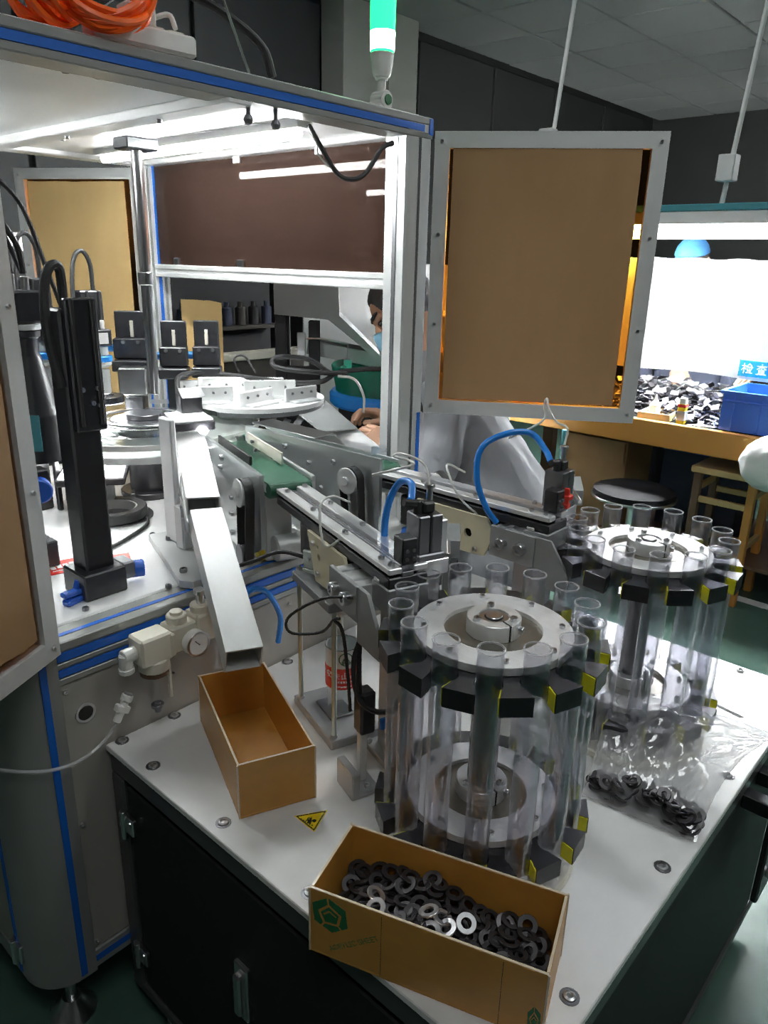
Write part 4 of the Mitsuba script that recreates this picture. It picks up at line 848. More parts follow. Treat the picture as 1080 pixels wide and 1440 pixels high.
def sensor(M, label, spot):
    t = thing('fibre_sensor', label, 'sensor')
    obj('bracket', cat(slab_yz([(0, 0), (.04, .0), (.055, .025), (.03, .05), (0, .03)], -.02, .02)), 'grey_metal', t, M=M)
    obj('probe', cyl((.0, .02, .03), (.0, -.045, .022), .004, 12), 'steel', t, M=M)
    if spot: obj('red_spot', tf(lathe([(0, -.004), (.004, 0), (0, .004)], 12), trans(.0, .052, .03)), 'red_lens', t, M=M, emit=(3.0, .12, .12), label='glowing red sensor spot')
    obj('post', bb(-.006, .006, .01, .03, -.37, .005, .002), 'grey_metal', t, M=M)
sensor(at(.40, -.455, 1.025, -.9), 'grey fibre sensor bracket right of the near rail end', False)
sensor(at(.735, -.50, 1.05, -.8), 'grey fibre sensor bracket with a red glow beside the rear carousel', True)
solo('sensor_cable', cat(hose([(-.06, .05, 1.0), (-.10, .09, .99), (-.14, .13, .95), (-.13, .15, .91), (-.09, .12, .915), (-.085, .08, .955), (-.08, .07, .96)], .0024, 8), hose([(-.085, .08, .955), (-.07, .08, .93), (-.06, .08, .85), (-.055, .08, .78)], .003, 8)), 'black_rubber', 'thin black sensor cable looping in front of the rod stand', 'cable', M=F1)
solo('sensor_cable', hose([(-.045, .06, .93), (-.06, .06, .88), (-.055, .05, .82), (-.03, .03, .80), (.0, .02, .81), (.01, .03, .86), (-.01, .05, .91), (-.045, .06, .93), (-.05, .06, .86), (-.045, .06, .80)], .0045, 8), 'black_rubber', 'coiled black cable behind the tubes of the front carousel', 'cable', M=F1)
t = thing('sensor_amplifier', 'small black sensor amplifier clipped beside the water bottle', 'sensor')
obj('body', bb(-.05, -.022, .05, .08, .745, .825, .004), 'black_plastic', t, M=F1)
obj('cover', slab_xz([(-.03, .735), (.0, .75), (.0, .78), (-.025, .765)], .042, .047), 'clear', t, M=F1, label='clear lifted cover')
obj('blue_tab', bb(-.015, .0, .046, .052, .75, .77, .001), 'bright_blue', t, M=F1)
obj('foot', bb(-.045, -.032, .06, .075, TZ + .008, .745, .002), 'satin_aluminium', t, M=F1)
t = thing('foot_bracket', 'small aluminium angle bracket bolted to the worktop left of the front carousel', 'bracket')
obj('angle', cat(bb(-.075, -.02, .03, .09, TZ, TZ + .008, .002), bb(-.075, -.06, .03, .09, TZ, TZ + .05, .002)), 'grey_metal', t, M=F1)
screw(t, (F1 @ [-.04, .045, TZ + .008, 1])[:3]); screw(t, (F1 @ [-.04, .075, TZ + .008, 1])[:3])

# ================================================================== TUBE CAROUSELS
NT, RT, RTUBE = 14, .130, .0178
SC = 1.0   # overall size
_tubez = (.657, 1.045)
def tube_mesh():
    z0, z1 = _tubez
    return cat(lathe([(RTUBE, z0), (RTUBE, z1 - .001)], 28), lathe([(RTUBE - .0016, z1 - .001), (RTUBE - .0016, z0)], 28))
# bow-tie shaped clamp blocks between the tubes
def block_mesh(z0, z1):
    a = PI / NT
    outer = Polygon([(.096 * math.cos(t), .096 * math.sin(t)) for t in np.linspace(-a, a, 7)] + [(.149 * math.cos(a * .62), .149 * math.sin(a * .62)), (.149 * math.cos(-a * .62), .149 * math.sin(-a * .62))][0:2])
    outer = Polygon([(.096 * math.cos(t), .096 * math.sin(t)) for t in np.linspace(-a * .97, a * .97, 7)] + [(.124, .028), (.159, .032), (.159, -.032), (.124, -.028)])
    for s in (-1, 1):
        c = (RT * math.cos(s * a), RT * math.sin(s * a))
        u = np.array([math.cos(s * a), math.sin(s * a)])
        outer = outer.difference(Point(c).buffer(RTUBE + .0007, 10))
        v = np.array([-u[1], u[0]])
        p = np.array(c)
        outer = outer.difference(Polygon([p + v * .0165 + u * .006, p - v * .0165 + u * .006, p - v * .0145 + u * .034, p + v * .0145 + u * .034]))
    if hasattr(outer, 'geoms'): outer = max(outer.geoms, key=lambda g: g.area)
    return slab_xy(outer, z0, z1)
def tape_mesh(z0, z1):
    a = PI / NT
    p = np.array([[.150, -.0125], [.1345, -.0078], [.1345, -.0070], [.1505, -.0115]])
    c = np.array([RT * math.cos(-a), RT * math.sin(-a)]); u = np.array([math.cos(a), -math.sin(a)]); v = np.array([-u[1], u[0]])
    A, B = c + u * .009 + v * .0162, c + u * .0285 + v * .0143
    return slab_xy([A, B, B - v * .0014, A - v * .0014], z0 + .001, z1 - .001)
def carousel(cx, cy, ang, dz, label, extra):
    t = thing('tube_carousel', label, 'tube carousel', None)
    M0 = at(cx, cy, dz)
    obj('base_disc', shared('c_base', lambda: lathe([(0, TZ), (.145, TZ), (.148, TZ + .003), (.148, TZ + .013), (.145, TZ + .016), (0, TZ + .016)], 64), 'cream_base'), 'cream_base', t, M=at(cx, cy, 0), label='cream round base disc')
    obj('shaft', shared('c_shaft', lambda: disc_cyl(.0215, .656, 1.02, 32, .001), 'dark_steel'), 'dark_steel', t, M=M0)
    for zt, nm in ((1.008, 'upper'), (.738, 'lower')):
        rg = obj('ring_plate', shared('c_ring' + nm, lambda: ring(.069, .1115, zt - .012, zt, 72, .0008), 'brushed_ring', 50), 'brushed_ring', t, M=M0, label='bright aluminium ring plate')
        for i in range(8):
            a = 2 * PI * i / 8 + ang + .2
            screw(rg, (cx + .097 * math.cos(a), cy + .097 * math.sin(a), zt + dz), (0, 0, 1), .85)
        obj('hub_plate', shared('c_in' + nm, lambda: disc_cyl(.069, zt - .0125, zt - .006, 56, .0004), 'plate_conductor'), 'plate_conductor', t, M=M0, label='polished inner plate')
        hub = obj('hub_collar', shared('c_hub' + nm, lambda: cat(lathe([(.0215, zt - .006), (.037, zt - .006), (.038, zt - .005), (.038, zt + .017), (.037, zt + .018), (.0215, zt + .018), (.0215, zt - .006)], 48)), 'aluminium'), 'aluminium', t, M=M0)
        if nm == 'upper': obj('shaft_top', shared('c_sh', lambda: cat(disc_cyl(.0120, zt + .012, zt + .019, 24), ring(.0135, .0215, zt + .012, zt + .016, 28)), 'steel'), 'steel', hub, M=M0)
        obj('clamp_slot', cb(.0025, .018, .024, 0, at=(0, -.0295, zt + .0065)), 'ink', hub, M=M0 @ rot(-.35), label='dark clamping slot')
        for i in range(3):
            a = 2 * PI * i / 3 + .75 + ang * 0
            screw(hub, (cx + .029 * math.cos(a), cy + .029 * math.sin(a), zt + .018 + dz), (0, 0, 1), 1.0)
        screw(hub, (cx + .038 * math.cos(-1.35), cy + .038 * math.sin(-1.35), zt + .006 + dz), (math.cos(-1.35), math.sin(-1.35), 0), 1.1)
        z1, z0 = (zt - .0125, zt - .040) if nm == 'upper' else (zt - .0125, zt - .040)
        for i in range(NT):
            a = ang + 2 * PI * (i + .5) / NT
            b = obj('clamp_block', shared('c_blk' + nm, lambda: block_mesh(z0, z1), 'black_anodised', False), 'black_anodised', t, M=M0 @ rot(a))
            obj('yellow_tape', shared('c_tape' + nm, lambda: tape_mesh(z0, z1), 'yellow_tape', False), 'yellow_tape', b, M=M0 @ rot(a), label='yellow-green tape on one flank')
        obj('core', shared('c_core' + nm, lambda: disc_cyl(.0965, z0, z1, 56, .0005), 'black_anodised'), 'black_anodised', t, M=M0)
    for i in range(NT):
        a = ang + 2 * PI * i / NT
        x, y = RT * math.cos(a), RT * math.sin(a)
        tu = obj('tube', shared('c_tube', tube_mesh, 'clear', True), 'clear', t, M=M0 @ trans(x, y, 0), label='clear plastic tube')
        obj('rim', shared('c_rim', lambda: ring(RTUBE - .0016, RTUBE + .0003, _tubez[1] - .002, _tubez[1], 28), 'rim'), 'rim', tu, M=M0 @ trans(x, y, 0))
    return t
C1 = (.275, -.632); C2 = (.733, -.659)
carousel(*C1, math.radians(-148), 0, 'front carousel of clear upright tubes between two bright ring plates, nearest the washer box', 0)
carousel(*C2, math.radians(-150), 0, 'rear carousel of clear upright tubes between two bright ring plates, behind the plastic bag', 0)

# ================================================================== BOXES OF ACRYLIC SHEET
def acrylic_box(FL, FR, BL, h, label, prints):
    """Open box with its corners FL, FR, BL in plan."""
    FL, FR, BL = (np.array(p, float) for p in (FL, FR, BL))
    t = thing('acrylic_box', label, 'box')
    ex = FR - FL; w = np.linalg.norm(ex); ex /= w
    ey = np.array([-ex[1], ex[0]]); l = (BL - FL) @ ey
    M = np.eye(4); M[:2, 0] = ex; M[:2, 1] = ey; M[:3, 3] = (*FL, TZ + .0005)
    th = .004
    obj('bottom', bb(0, w, 0, l, 0, th, .0005), 'kraft_film', t, M=M)
    walls = {}
    for nm, b in (('front', (0, w, 0, th)), ('back', (0, w, l - th, l)), ('left', (0, th, th, l - th)), ('right', (w - th, w, th, l - th))):
        k = obj('side_wall', bb(*b, th, h - .0008, .0004), 'kraft_film', t, M=M); walls[nm] = k
        obj('bare_edge', bb(b[0] + .0004, b[1] - .0004, b[2] + .0004, b[3] - .0004, h - .001, h, 0), 'acrylic_edge', k, M=M, label='clear polished acrylic edge')
    for x, y in ((0, 0), (w, 0), (0, l), (w, l)): obj('corner_edge', bb(x - .0012, x + .0012, y - .0012, y + .0012, .001, h, 0), 'acrylic_edge', t, M=M, label='clear acrylic corner edge')
    return t, M, w, l, walls
b1, MB1, w1, l1, _ = acrylic_box((.049, -.332), (.167, -.382), (.158, -.066), .102, 'empty open box of brown film-covered acrylic under the chute', 0)
solo('plastic_film', trimesh.Trimesh(*(lambda v: (v, np.array([[0, 1, 4], [1, 2, 4], [2, 3, 4], [3, 0, 4], [0, 3, 5], [0, 5, 1], [1, 5, 2], [2, 5, 3]])))(np.array([[-.015, -.008, .001], [.012, -.011, .001], [.016, .008, .001], [-.010, .012, .001], [.002, 0, .012], [0, 0, .0]])), process=False), 'bag',
     'scrap of clear plastic film lying in the empty acrylic box', 'plastic film', M=MB1 @ trans(.075, .075, .0045), smooth=False)
# washer box: its long printed side faces the camera
b2, MB2, w2, l2, wl = acrylic_box((-.035, -.588), (.063, -.872), (.082, -.548), .103, 'open brown acrylic box full of dark washers on the worktop corner', 1)
fr = wl['front']
def print_on_front(mesh): return tf(mesh, np.array([[1, 0, 0, 0], [0, 0, -1, 0], [0, 1, 0, 0], [0, 0, 0, 1.0]]))   # xy -> xz, facing -y
def hexlogo(s):
    hx = Polygon([(s * math.cos(a), s * math.sin(a)) for a in np.arange(6) * PI / 3 + PI / 6])
    cut = [LineString([(-.55 * s, .1 * s), (0, .55 * s), (.55 * s, .1 * s), (.35 * s, -.5 * s), (-.35 * s, -.5 * s), (-.55 * s, .1 * s)]).buffer(s * .07),
           LineString([(-.30 * s, .0), (0, .22 * s), (.30 * s, 0)]).buffer(s * .05), LineString([(0, .55 * s), (0, 1.1 * s)]).buffer(s * .05),
           LineString([(.35 * s, -.5 * s), (.65 * s, -.9 * s)]).buffer(s * .05), LineString([(-.35 * s, -.5 * s), (-.65 * s, -.9 * s)]).buffer(s * .05)]
    return extrude(hx.difference(unary_union(cut)), .0004)
obj('green_logo', print_on_front(tf(hexlogo(.027), rot(.12))), 'green_print', fr, M=MB2 @ trans(.0285, .0001, .070), label='green hexagon logo')
obj('lettering', print_on_front(tf(meshkit.text_mesh('ACRYLIC SHEET', .0075, .0004), rot(.62))), 'green_print', fr, M=MB2 @ trans(.030, .0001, .012), label='small green letters')
obj('green_logo', print_on_front(tf(hexlogo(.021), rot(.12))), 'green_print', fr, M=MB2 @ trans(w2 - .011, .0001, .030) @ np.diag([.4, 1, 1, 1]), label='part of a second green logo')
for x in (.098, w2 - .052): obj('seam', bb(x, x + .0008, -.0002, .0004, .002, .0985, 0), 'wood_dark', fr, M=MB2, label='thin dark seam in the film')

# washers
WASH = {}
def washer_dict(mat):
    if mat not in WASH:
        ri, ro, th, n = .0068, .0132, .0026, 20
        WASH[mat] = mikit.ply(lathe([(ri, -th / 2), (ro - .0004, -th / 2), (ro, -th / 2 + .0004), (ro, th / 2 - .0004), (ro - .0004, th / 2), (ri, th / 2), (ri, -th / 2)], n), mm(mat), 30)
    return WASH[mat]
def rot_axis(ax, a):
    ax = np.array(ax, float); ax /= np.linalg.norm(ax); K = np.array([[0, -ax[2], ax[1]], [ax[2], 0, -ax[0]], [-ax[1], ax[0], 0]])
    R = np.eye(4); R[:3, :3] += math.sin(a) * K + (1 - math.cos(a)) * K @ K; return R
def heap(x, y):   # height of the heap over the box bottom
    u, v = x / w2, y / l2
    return .020 + .046 * math.exp(-((u - .36) / .30) ** 2) * (.6 + .4 * v) + .016 * math.exp(-((u - .85) / .14) ** 2) + .008 * math.sin(u * 17) * .5
pos = []
tries = 0
grid = []
for lay in range(3):
    s = .0172
    for i in range(int((w2 - .036) / s) + 1):
        for j in range(int((l2 - .036) / s) + 1):
            grid.append((lay, .019 + i * s + rng.uniform(-.007, .007), .019 + j * s + rng.uniform(-.006, .006)))
silver = [(.150, .034), (.158, .058), (.178, .028), (.186, .070), (.142, .050), (.168, .044), (.070, .050), (.078, .030)]
under = []
for lay, x, y in grid:
    x = min(max(x, .0185), w2 - .0185); y = min(max(y, .0185), l2 - .0185)
    hgt = heap(x, y) * (lay + 1) / 3.0 + .004
    tilt = rng.uniform(.1, .6) if lay == 2 else rng.uniform(0, .5)
    M = MB2 @ trans(x, y, .004 + hgt) @ rot(rng.uniform(0, 6.28)) @ rot_axis((1, 0, 0), tilt)
    if lay == 0:
        under.append(tf(ring(.0068, .0132, -.0013, .0013, 14), M)); continue
    m = 'washer_dark' if rng.random() < .8 else 'washer_mid'
    solo('washer', washer_dict(m), m, 'dark grey metal washer in the heap in the washer box', 'washer', 'dark washers heaped in the acrylic box', M=M)
k = obj('washer_heap', cat(*under), 'washer_dark', kind='stuff'); labels[k].update(label='bottom layer of dark washers under the heap in the washer box', category='washers')
for k, (x, y) in enumerate(silver):
    M = MB2 @ trans(x, y, .004 + heap(x, y) + .012 + .002 * k) @ rot(rng.uniform(0, 6.28)) @ rot_axis((1, 0, 0), rng.uniform(.25, .5))
    solo('washer', washer_dict('washer_silver'), 'washer_silver', 'bright silver washer on top of the dark ones in the box', 'washer', 'silver washers on the heap', M=M)

# ------------------------------------------------------------------ plastic bag with washers, leaning against the rear carousel
bl, br = np.array([.478, -.705]), np.array([.500, -.888])
up = np.array([.80, .30]); up = np.array([.235, .045])
def bag_side(s):
    nu, nv = 46, 40
    V = np.zeros((nv, nu, 3))
    for j in range(nv):
        for i in range(nu):
            u, v = i / (nu - 1), j / (nv - 1)
            p = bl + (br - bl) * u
            flare = 1 + .32 * v ** 1.5
            c = (bl + br) / 2
            p = c + (p - c) * flare
            q = p + np.array([.245, .035]) * v + np.array([.05, -.03]) * v * v * u
            z = .004 + .075 * math.sin(min(v * 1.15, 1) * PI * .62) * (1 - .5 * u * v) + .02 * v
            puff = math.sin(PI * u) ** .6 * math.sin(PI * min(1, v * 1.0)) ** .5 * (.022 if v < .9 else .012)
            w = meshkit.fbm(np.array([u * 7 + v * 2, v * 6 + s * 3, s * 1.7]), 4) - .5
            w2_ = meshkit.fbm(np.array([u * 16 - v * 5, v * 9, 5 + s]), 3) - .5
            V[j, i] = (*q, max(TZ + .002 + .0016 * (s > 0), TZ + z + s * puff + (w * .036 + w2_ * .016) * (1.05 - .8 * v) * min(1, v * 3) * (min(u, 1 - u) * 4 + .25 if min(u, 1 - u) < .19 else 1)))
    idx = np.arange(nu * nv).reshape(nv, nu)
    f = np.vstack([np.stack([idx[:-1, :-1], idx[:-1, 1:], idx[1:, 1:]], -1).reshape(-1, 3), np.stack([idx[:-1, :-1], idx[1:, 1:], idx[1:, :-1]], -1).reshape(-1, 3)])
    return trimesh.Trimesh(V.reshape(-1, 3), f, process=False)
solo('plastic_bag', cat(bag_side(1), bag_side(-1)), 'bag', 'crumpled clear plastic bag of washers leaning against the rear carousel', 'plastic bag', smooth=True)
for k in range(100):
    u, v = rng.uniform(.04, .96), abs(rng.normal()) * .11 + .02
    v = min(v, .34)
    c = (bl + br) / 2; p = bl + (br - bl) * u; p = c + (p - c) * 1.0 + np.array([.245, .035]) * (v * .8 + .04)
    z = TZ + .006 + rng.uniform(0, .055) * (1 - v * 1.6) * (1 - .75 * abs(2 * u - 1) ** 2)
    M = trans(p[0], p[1], z) @ rot(rng.uniform(0, 6.28)) @ rot_axis((1, 0, 0), rng.uniform(.1, .75))
    m = 'washer_dark' if k % 3 else 'washer_mid'
    solo('washer', washer_dict(m), m, 'grey washer inside the clear plastic bag', 'washer', 'washers in the plastic bag', M=M)

# ------------------------------------------------------------------ water bottle on the rod stand
t = thing('water_bottle', 'clear water bottle with a red and white label standing on the rod stand', 'bottle')
MB = at(.359, -.252, TZ + .0185)
R = .0315
obj('body', lathe([(0, .002), (.018, .0), (.027, .003), (R - .001, .012), (R - .003, .018), (R, .026), (R - .0025, .036), (R, .046), (R - .001, .06), (R - .001, .148), (R, .152), (R - .001, .158), (.028, .172), (.020, .196), (.0135, .212), (.0125, .222)], 36), 'clear', t, M=MB, label='clear ribbed bottle body')
obj('water', lathe([(0, .005), (.026, .006), (R - .004, .018), (R - .004, .146), (0, .146)], 32), 'glass', t, M=MB, label='water')
obj('cap', cat(disc_cyl(.0155, .212, .230, 28, .001), ring(.013, .0165, .209, .213, 28)), 'white_plastic', t, M=MB)
lab = obj('label', lathe([(R + .0003, .062), (R + .0006, .062), (R + .0006, .146), (R + .0003, .146)], 48), 'white_paint', t, M=MB, label='white label with a red band')
obj('red_band', lathe([(R + .0006, .064), (R + .0009, .064), (R + .0009, .108), (R + .0006, .108)], 48), 'red_print', lab, M=MB, label='red band')
obj('dark_line', lathe([(R + .0004, .1455), (R + .0011, .1455), (R + .0011, .1465), (R + .0004, .1465)], 48), 'ink', lab, M=MB)
def wrap(mesh, r, z0, phi0):
    """Flat lettering (xy, thickness z) bent round the bottle, reading to the right as seen from outside."""
    m = mesh.copy()
    m = m.subdivide() if len(m.faces) < 4000 else m
    v = m.vertices; a = phi0 + v[:, 0] / r; rr = r + v[:, 2]
    m.vertices = np.stack([rr * np.cos(a), rr * np.sin(a), z0 + v[:, 1]], -1)
    return m
PH = math.atan2(-1.1339 + .262, -.5287 - .368)
gl = cat(*[tf(strokes(GLYPH[g], .015, .055, .0003), trans(i * .0165 - .0335, 0, 0)) for i, g in enumerate(('nong', 'fu', 'shan', 'quan'))])
obj('lettering', wrap(gl, R + .0009, .086, PH - .05), 'white_ink', lab, M=MB, label='white Chinese characters')
obj('small_lettering', wrap(cat(*[cb(.0035, .004, .0003, 0, at=(-.02 + .0052 * i, .010, .00015)) for i in range(8)], *[cb(.0045, .003, .0003, 0, at=(-.02 + .0056 * i, .0, .00015)) for i in range(7)]), R + .0009, .070, PH + .1), 'white_ink', lab, M=MB, label='rows of small white characters')
em = Polygon([(-.009, -.007), (.009, -.007), (.0, .009)])
obj('mountain_emblem', wrap(cat(extrude(Point(0, 0).buffer(.0135).difference(Point(0, 0).buffer(.0115)), .0003), extrude(em.difference(sbox(-.006, -.0045, .006, -.0035)), .0003), extrude(sbox(-.008, -.0095, .008, -.0078), .0003)), R + .0007, .128, PH + .22), 'green_print', lab, M=MB, label='dark green mountain emblem')

# ================================================================== THE INSPECTION BENCH AT THE BACK RIGHT
bn = thing('inspection_bench', 'long wooden-edged inspection bench at the back right', 'bench')
XB, ZB = 2.85, .80
obj('edge_board', bb(XB, XB + .03, -1.3, 1.25, ZB - .105, ZB + .012, .004), 'wood_edge', bn, label='orange-brown wooden edge board')
obj('top', bb(XB + .03, 3.75, -1.3, 1.25, ZB - .03, ZB, .003), 'dark_stand', bn)
for y in (1.15, -1.2):
    for x in (XB + .06, 3.65): obj('leg', bb(x, x + .07, y, y + .07, 0, ZB - .03, .004), 'wood_dark', bn)
ptop = obj('shelf', bb(XB + .1, 3.7, -1.2, 1.2, .18, .2, .003), 'wood_dark', bn)
t = thing('bench_lamp', 'long fluorescent lamp with a teal top rail over the inspection bench', 'lamp')
XL = 3.2
obj('housing', bb(XL - .07, XL + .07, -.75, 1.25, 1.685, 1.735, .005), 'white_paint', t)
obj('top_rail', bb(XL - .075, XL + .075, -.76, 1.26, 1.735, 1.765, .004), 'teal_paint', t, label='teal top rail')
for dx in (-.045, .045):
    obj('tube', cyl((XL + dx, -.72, 1.648), (XL + dx, 1.22, 1.648), .030, 18), 'white_plastic', t, label='glowing fluorescent tube', emit=[L_BENCH * v for v in (.97, 1, 1)])
obj('reflector', bb(XL - .085, XL + .085, -.74, 1.24, 1.68, 1.685, .001), 'white_paint', t)
for y, dy, lab in ((1.10, .10, 'white hanging rod with a fixing box above the open door'), (.166, .12, 'white hanging rod with a fixing box at the right of the ceiling')):
    r = thing('hanging_rod', lab, 'rod')
    obj('rod', cyl((XL, y, 1.765), (XL + .12, y - dy * .45, ZC + .02), .011, 14), 'white_paint', r)
    obj('fixing_box', bb(XL - .035, XL + .035, y - .04, y + .035, 1.86 if y < .5 else 2.11, 1.97 if y < .5 else 2.15, .004), 'white_paint', r)
# white sheet hanging under the lamp
def wavy(x0, y0, y1, z0, z1):
    ys = np.linspace(y0, y1, 40)
    prof = [(y, z0 + .006 * math.sin(y * 9)) for y in ys] + [(y, z1 + .008 * meshkit.noise(np.array([y * 14, 0, 0])) + .004 * math.sin(y * 31)) for y in ys[::-1]]
    return slab_yz(prof, x0, x0 + .004)
solo('white_sheet', wavy(3.235, -.72, 1.0, 1.0, 1.53), 'white_paint', 'large white sheet hanging under the bench lamp', 'sheet')
t = thing('status_sign', 'small blue sign with white Chinese characters on the corner of the white sheet', 'sign')
Msg = np.array([[0, 0, -1, 3.228], [-1, 0, 0, -.022], [0, 1, 0, 1.012], [0, 0, 0, 1.0]])   # xy of the sign -> (-y, z), facing -x
obj('board', cb(.20, .075, .004, .001, at=(.10, .0375, .0)), 'bright_teal', t, M=Msg)
obj('characters', cat(*[tf(strokes(GLYPH[g], .05, .055, .001), trans(.013 + i * .0625, .013, .0021)) for i, g in enumerate(('jian', 'cha', 'zhong'))]), 'white_ink', t, M=Msg, label='white characters')
# heap of small parts under inspection: each piece its own, the rest as one
chip = [shared('chip%d' % k, lambda m=m: cb(.040, .030, .006, .0015), m) for k, m in enumerate(('chip_white', 'chip_black', 'washer_mid'))]
cand = []
for i in range(620):
    y = rng.uniform(-.08, .56); x = rng.uniform(2.965, 3.55)
    h = max(0, .085 * min(1, (x - 2.95) / .28) * 1.7 * (1 - max(0, (x - 3.42) / .2)) * (1 - max(0, (-.02 - y) / .2)))
    cand.append((x, y, ZB + .004 + h * rng.uniform(.55, 1.0), i))
for x, y, z, i in cand[:290]:
    M = trans(x, y, z) @ rot(rng.uniform(0, 6.28)) @ rot_axis((1, 0, 0), rng.uniform(-.9, .9)) @ rot_axis((0, 1, 0), rng.uniform(-.7, .7))
    k = (0, 1, 0, 2, 0)[i % 5]
    solo('metal_piece', chip[k], None, 'small shiny metal piece in the heap on the inspection bench', 'metal piece', 'heap of metal pieces on the bench', M=M)
rest = []
for x, y, z, i in cand[290:]:
    M = trans(x, y, ZB + .004 + (z - ZB) * .6) @ rot(rng.uniform(0, 6.28)) @ rot_axis((1, 0, 0), rng.uniform(-.6, .6))
    rest.append(tf(cb(.040, .030, .006, 0), M))
k = obj('metal_heap', cat(*rest), 'chip_black', kind='stuff'); labels[k].update(label='lower layer of the heap of metal pieces on the bench', category='metal pieces')
# crate, tray, bottle, sack on the bench
t = thing('plastic_crate', 'blue plastic crate standing at the edge of the inspection bench', 'crate')
cx0, cx1, cy0, cy1, cz0, cz1 = 2.90, 3.22, -.62, -.075, ZB + .012, ZB + .185
wls = cat(bb(cx0, cx0 + .005, cy0, cy1, cz0, cz1, 0), bb(cx1 - .005, cx1, cy0, cy1, cz0, cz1, 0), bb(cx0, cx1, cy0, cy0 + .005, cz0, cz1, 0), bb(cx0, cx1, cy1 - .005, cy1, cz0, cz1, 0), bb(cx0, cx1, cy0, cy1, cz0, cz0 + .006, 0))
obj('shell', wls, 'crate_blue', t)
obj('rim', slab_xy(sbox(cx0 - .012, cy0 - .012, cx1 + .012, cy1 + .012).difference(sbox(cx0 + .004, cy0 + .004, cx1 - .004, cy1 - .004)), cz1 - .012, cz1), 'crate_blue', t)
for y in np.linspace(cy0 + .06, cy1 - .05, 5): obj('rib', bb(cx0 - .006, cx0 + .001, y - .004, y + .004, cz0, cz1 - .012, .001), 'crate_blue', t)
obj('rib', bb(cx0 - .008, cx0 + .001, cy0, cy1, cz1 - .045, cz1 - .038, .001), 'crate_blue', t)
for y in (cy0 - .006,cy1): obj('rib', bb(cx0 + .05, cx0 + .058, y, y + .006, cz0, cz1 - .012, .001), 'crate_blue', t)
t = thing('wooden_tray', 'small wooden tray left of the glue bottle on the bench', 'tray')
Mt = at(2.99, .235, ZB + .002, .1)
obj('bottom', cb(.17, .15, .006, .001, at=(0, 0, .003)), 'wood_light', t, M=Mt)
for nm, b in enumerate(((-.085, .085, -.075, -.065), (-.085, .085, .065, .075), (-.085, -.075, -.065, .065), (.075, .085, -.065, .065))): obj('side', bb(*b, .006, .035, .001), 'wood_light', t, M=Mt)
t = thing('squeeze_bottle', 'small white squeeze bottle standing in the wooden tray', 'bottle')
obj('body', lathe([(0, 0), (.024, 0), (.026, .005), (.026, .055), (.010, .075), (0, .075)], 18), 'white_plastic', t, M=at(2.985, .255, ZB + .009))
obj('nozzle', lathe([(0, .075), (.009, .075), (.003, .105), (0, .105)], 12), 'white_plastic', t, M=at(2.985, .255, ZB + .009))
t = thing('glue_bottle', 'upright yellow bottle with a red label top before the metal heap', 'bottle')
Mg2 = at(2.935, .105, ZB + .001)
obj('body', cb(.036, .036, .095, .004, at=(0, 0, .0475)), 'yellow_paint', t, M=Mg2)
obj('label', cb(.0368, .0368, .045, .001, at=(0, 0, .040)), 'grey_sheet', t, M=Mg2, label='pale grey label')
obj('red_band', cb(.037, .037, .014, .001, at=(0, 0, .086)), 'red_print', t, M=Mg2, label='red band')
obj('cap', cb(.03, .03, .03, .004, at=(0, 0, .108)), 'white_plastic', t, M=Mg2)
solo('paper_sheet', slab_xy([(2.885, .06), (2.90, -.055), (2.93, -.06), (2.95, .02)], ZB + .0125, ZB + .0145), 'white_paint', 'pale paper lying before the glue bottle on the bench edge', 'paper')
def blob(c, r, seed, amp=.12, sub=4):
    m = trimesh.creation.icosphere(sub); v = m.vertices
    n = meshkit.fbm(v * 1.8 + seed, 3, seed) - .5
    m.vertices = v * (1 + amp * 2 * n[:, None]) * r + c
    return m
solo('white_sack', blob((2.74, -.36, .735), (.10, .125, .115), 3, .10), 'sack_white', 'bulging white cloth sack beside the blue crate at the right edge', 'sack', smooth=True)
# below the bench
t = thing('cardboard_box', 'brown cardboard carton under the inspection bench', 'box')
obj('body', bb(2.98, 3.3, .36, .70, .2, .66, .003), 'cardboard', t)
obj('flap', bb(2.97, 2.98, .37, .69, .55, .66, .001), 'cardboard', t)
t = thing('blue_bin', 'dark blue bin under the inspection bench right of the carton', 'bin')
obj('body', bb(3.25, 3.6, -.12, .28, .2, .62, .01), 'dark_cloth', t)
obj('rim', bb(3.24, 3.61, -.13, .29, .60, .63, .004), 'blue_plastic', t)
solo('pipe', cyl((2.80, .62, 0), (2.80, .62, .71), .013, 14), 'teal_paint', 'thin teal upright pipe before the bench behind the far rail', 'pipe')
t = thing('round_stool', 'black round stool with a chrome rim before the inspection bench', 'stool')
sx, sy, sz = 2.80, .225, .48
obj('cushion', lathe([(0, sz - .03), (.182, sz - .03), (.192, sz - .015), (.187, sz + .005), (.15, sz + .018), (0, sz + .022)], 44).apply_translation((sx, sy, 0)), 'leather_black', t)
obj('chrome_rim', tf(ring(.183, .196, -.028, -.016, 48, .002), trans(sx, sy, sz - .004)), 'steel', t)
obj('column', disc_cyl(.022, .05, sz - .03, 18).apply_translation((sx, sy, 0)), 'steel', t)
for i in range(4):
    a = i * PI / 2 + .4
    obj('leg', hose([(sx, sy, .09), (sx + .1 * math.cos(a), sy + .1 * math.sin(a), .06), (sx + .19 * math.cos(a), sy + .19 * math.sin(a), .015)], .014, 8), 'steel', t)
t = thing('wooden_stool', 'wooden stool with orange-brown legs before the bench at the right', 'stool')
wx, wy = 3.04, -.13
for dx, dy in ((-.12, -.13), (-.12, .11), (.12, -.13), (.12, .11)):
    obj('leg', tf(cb(.035, .035, .60, .003), trans(wx + dx, wy + dy, .30)), 'wood_edge' if dy < 0 else 'wood_dark', t)
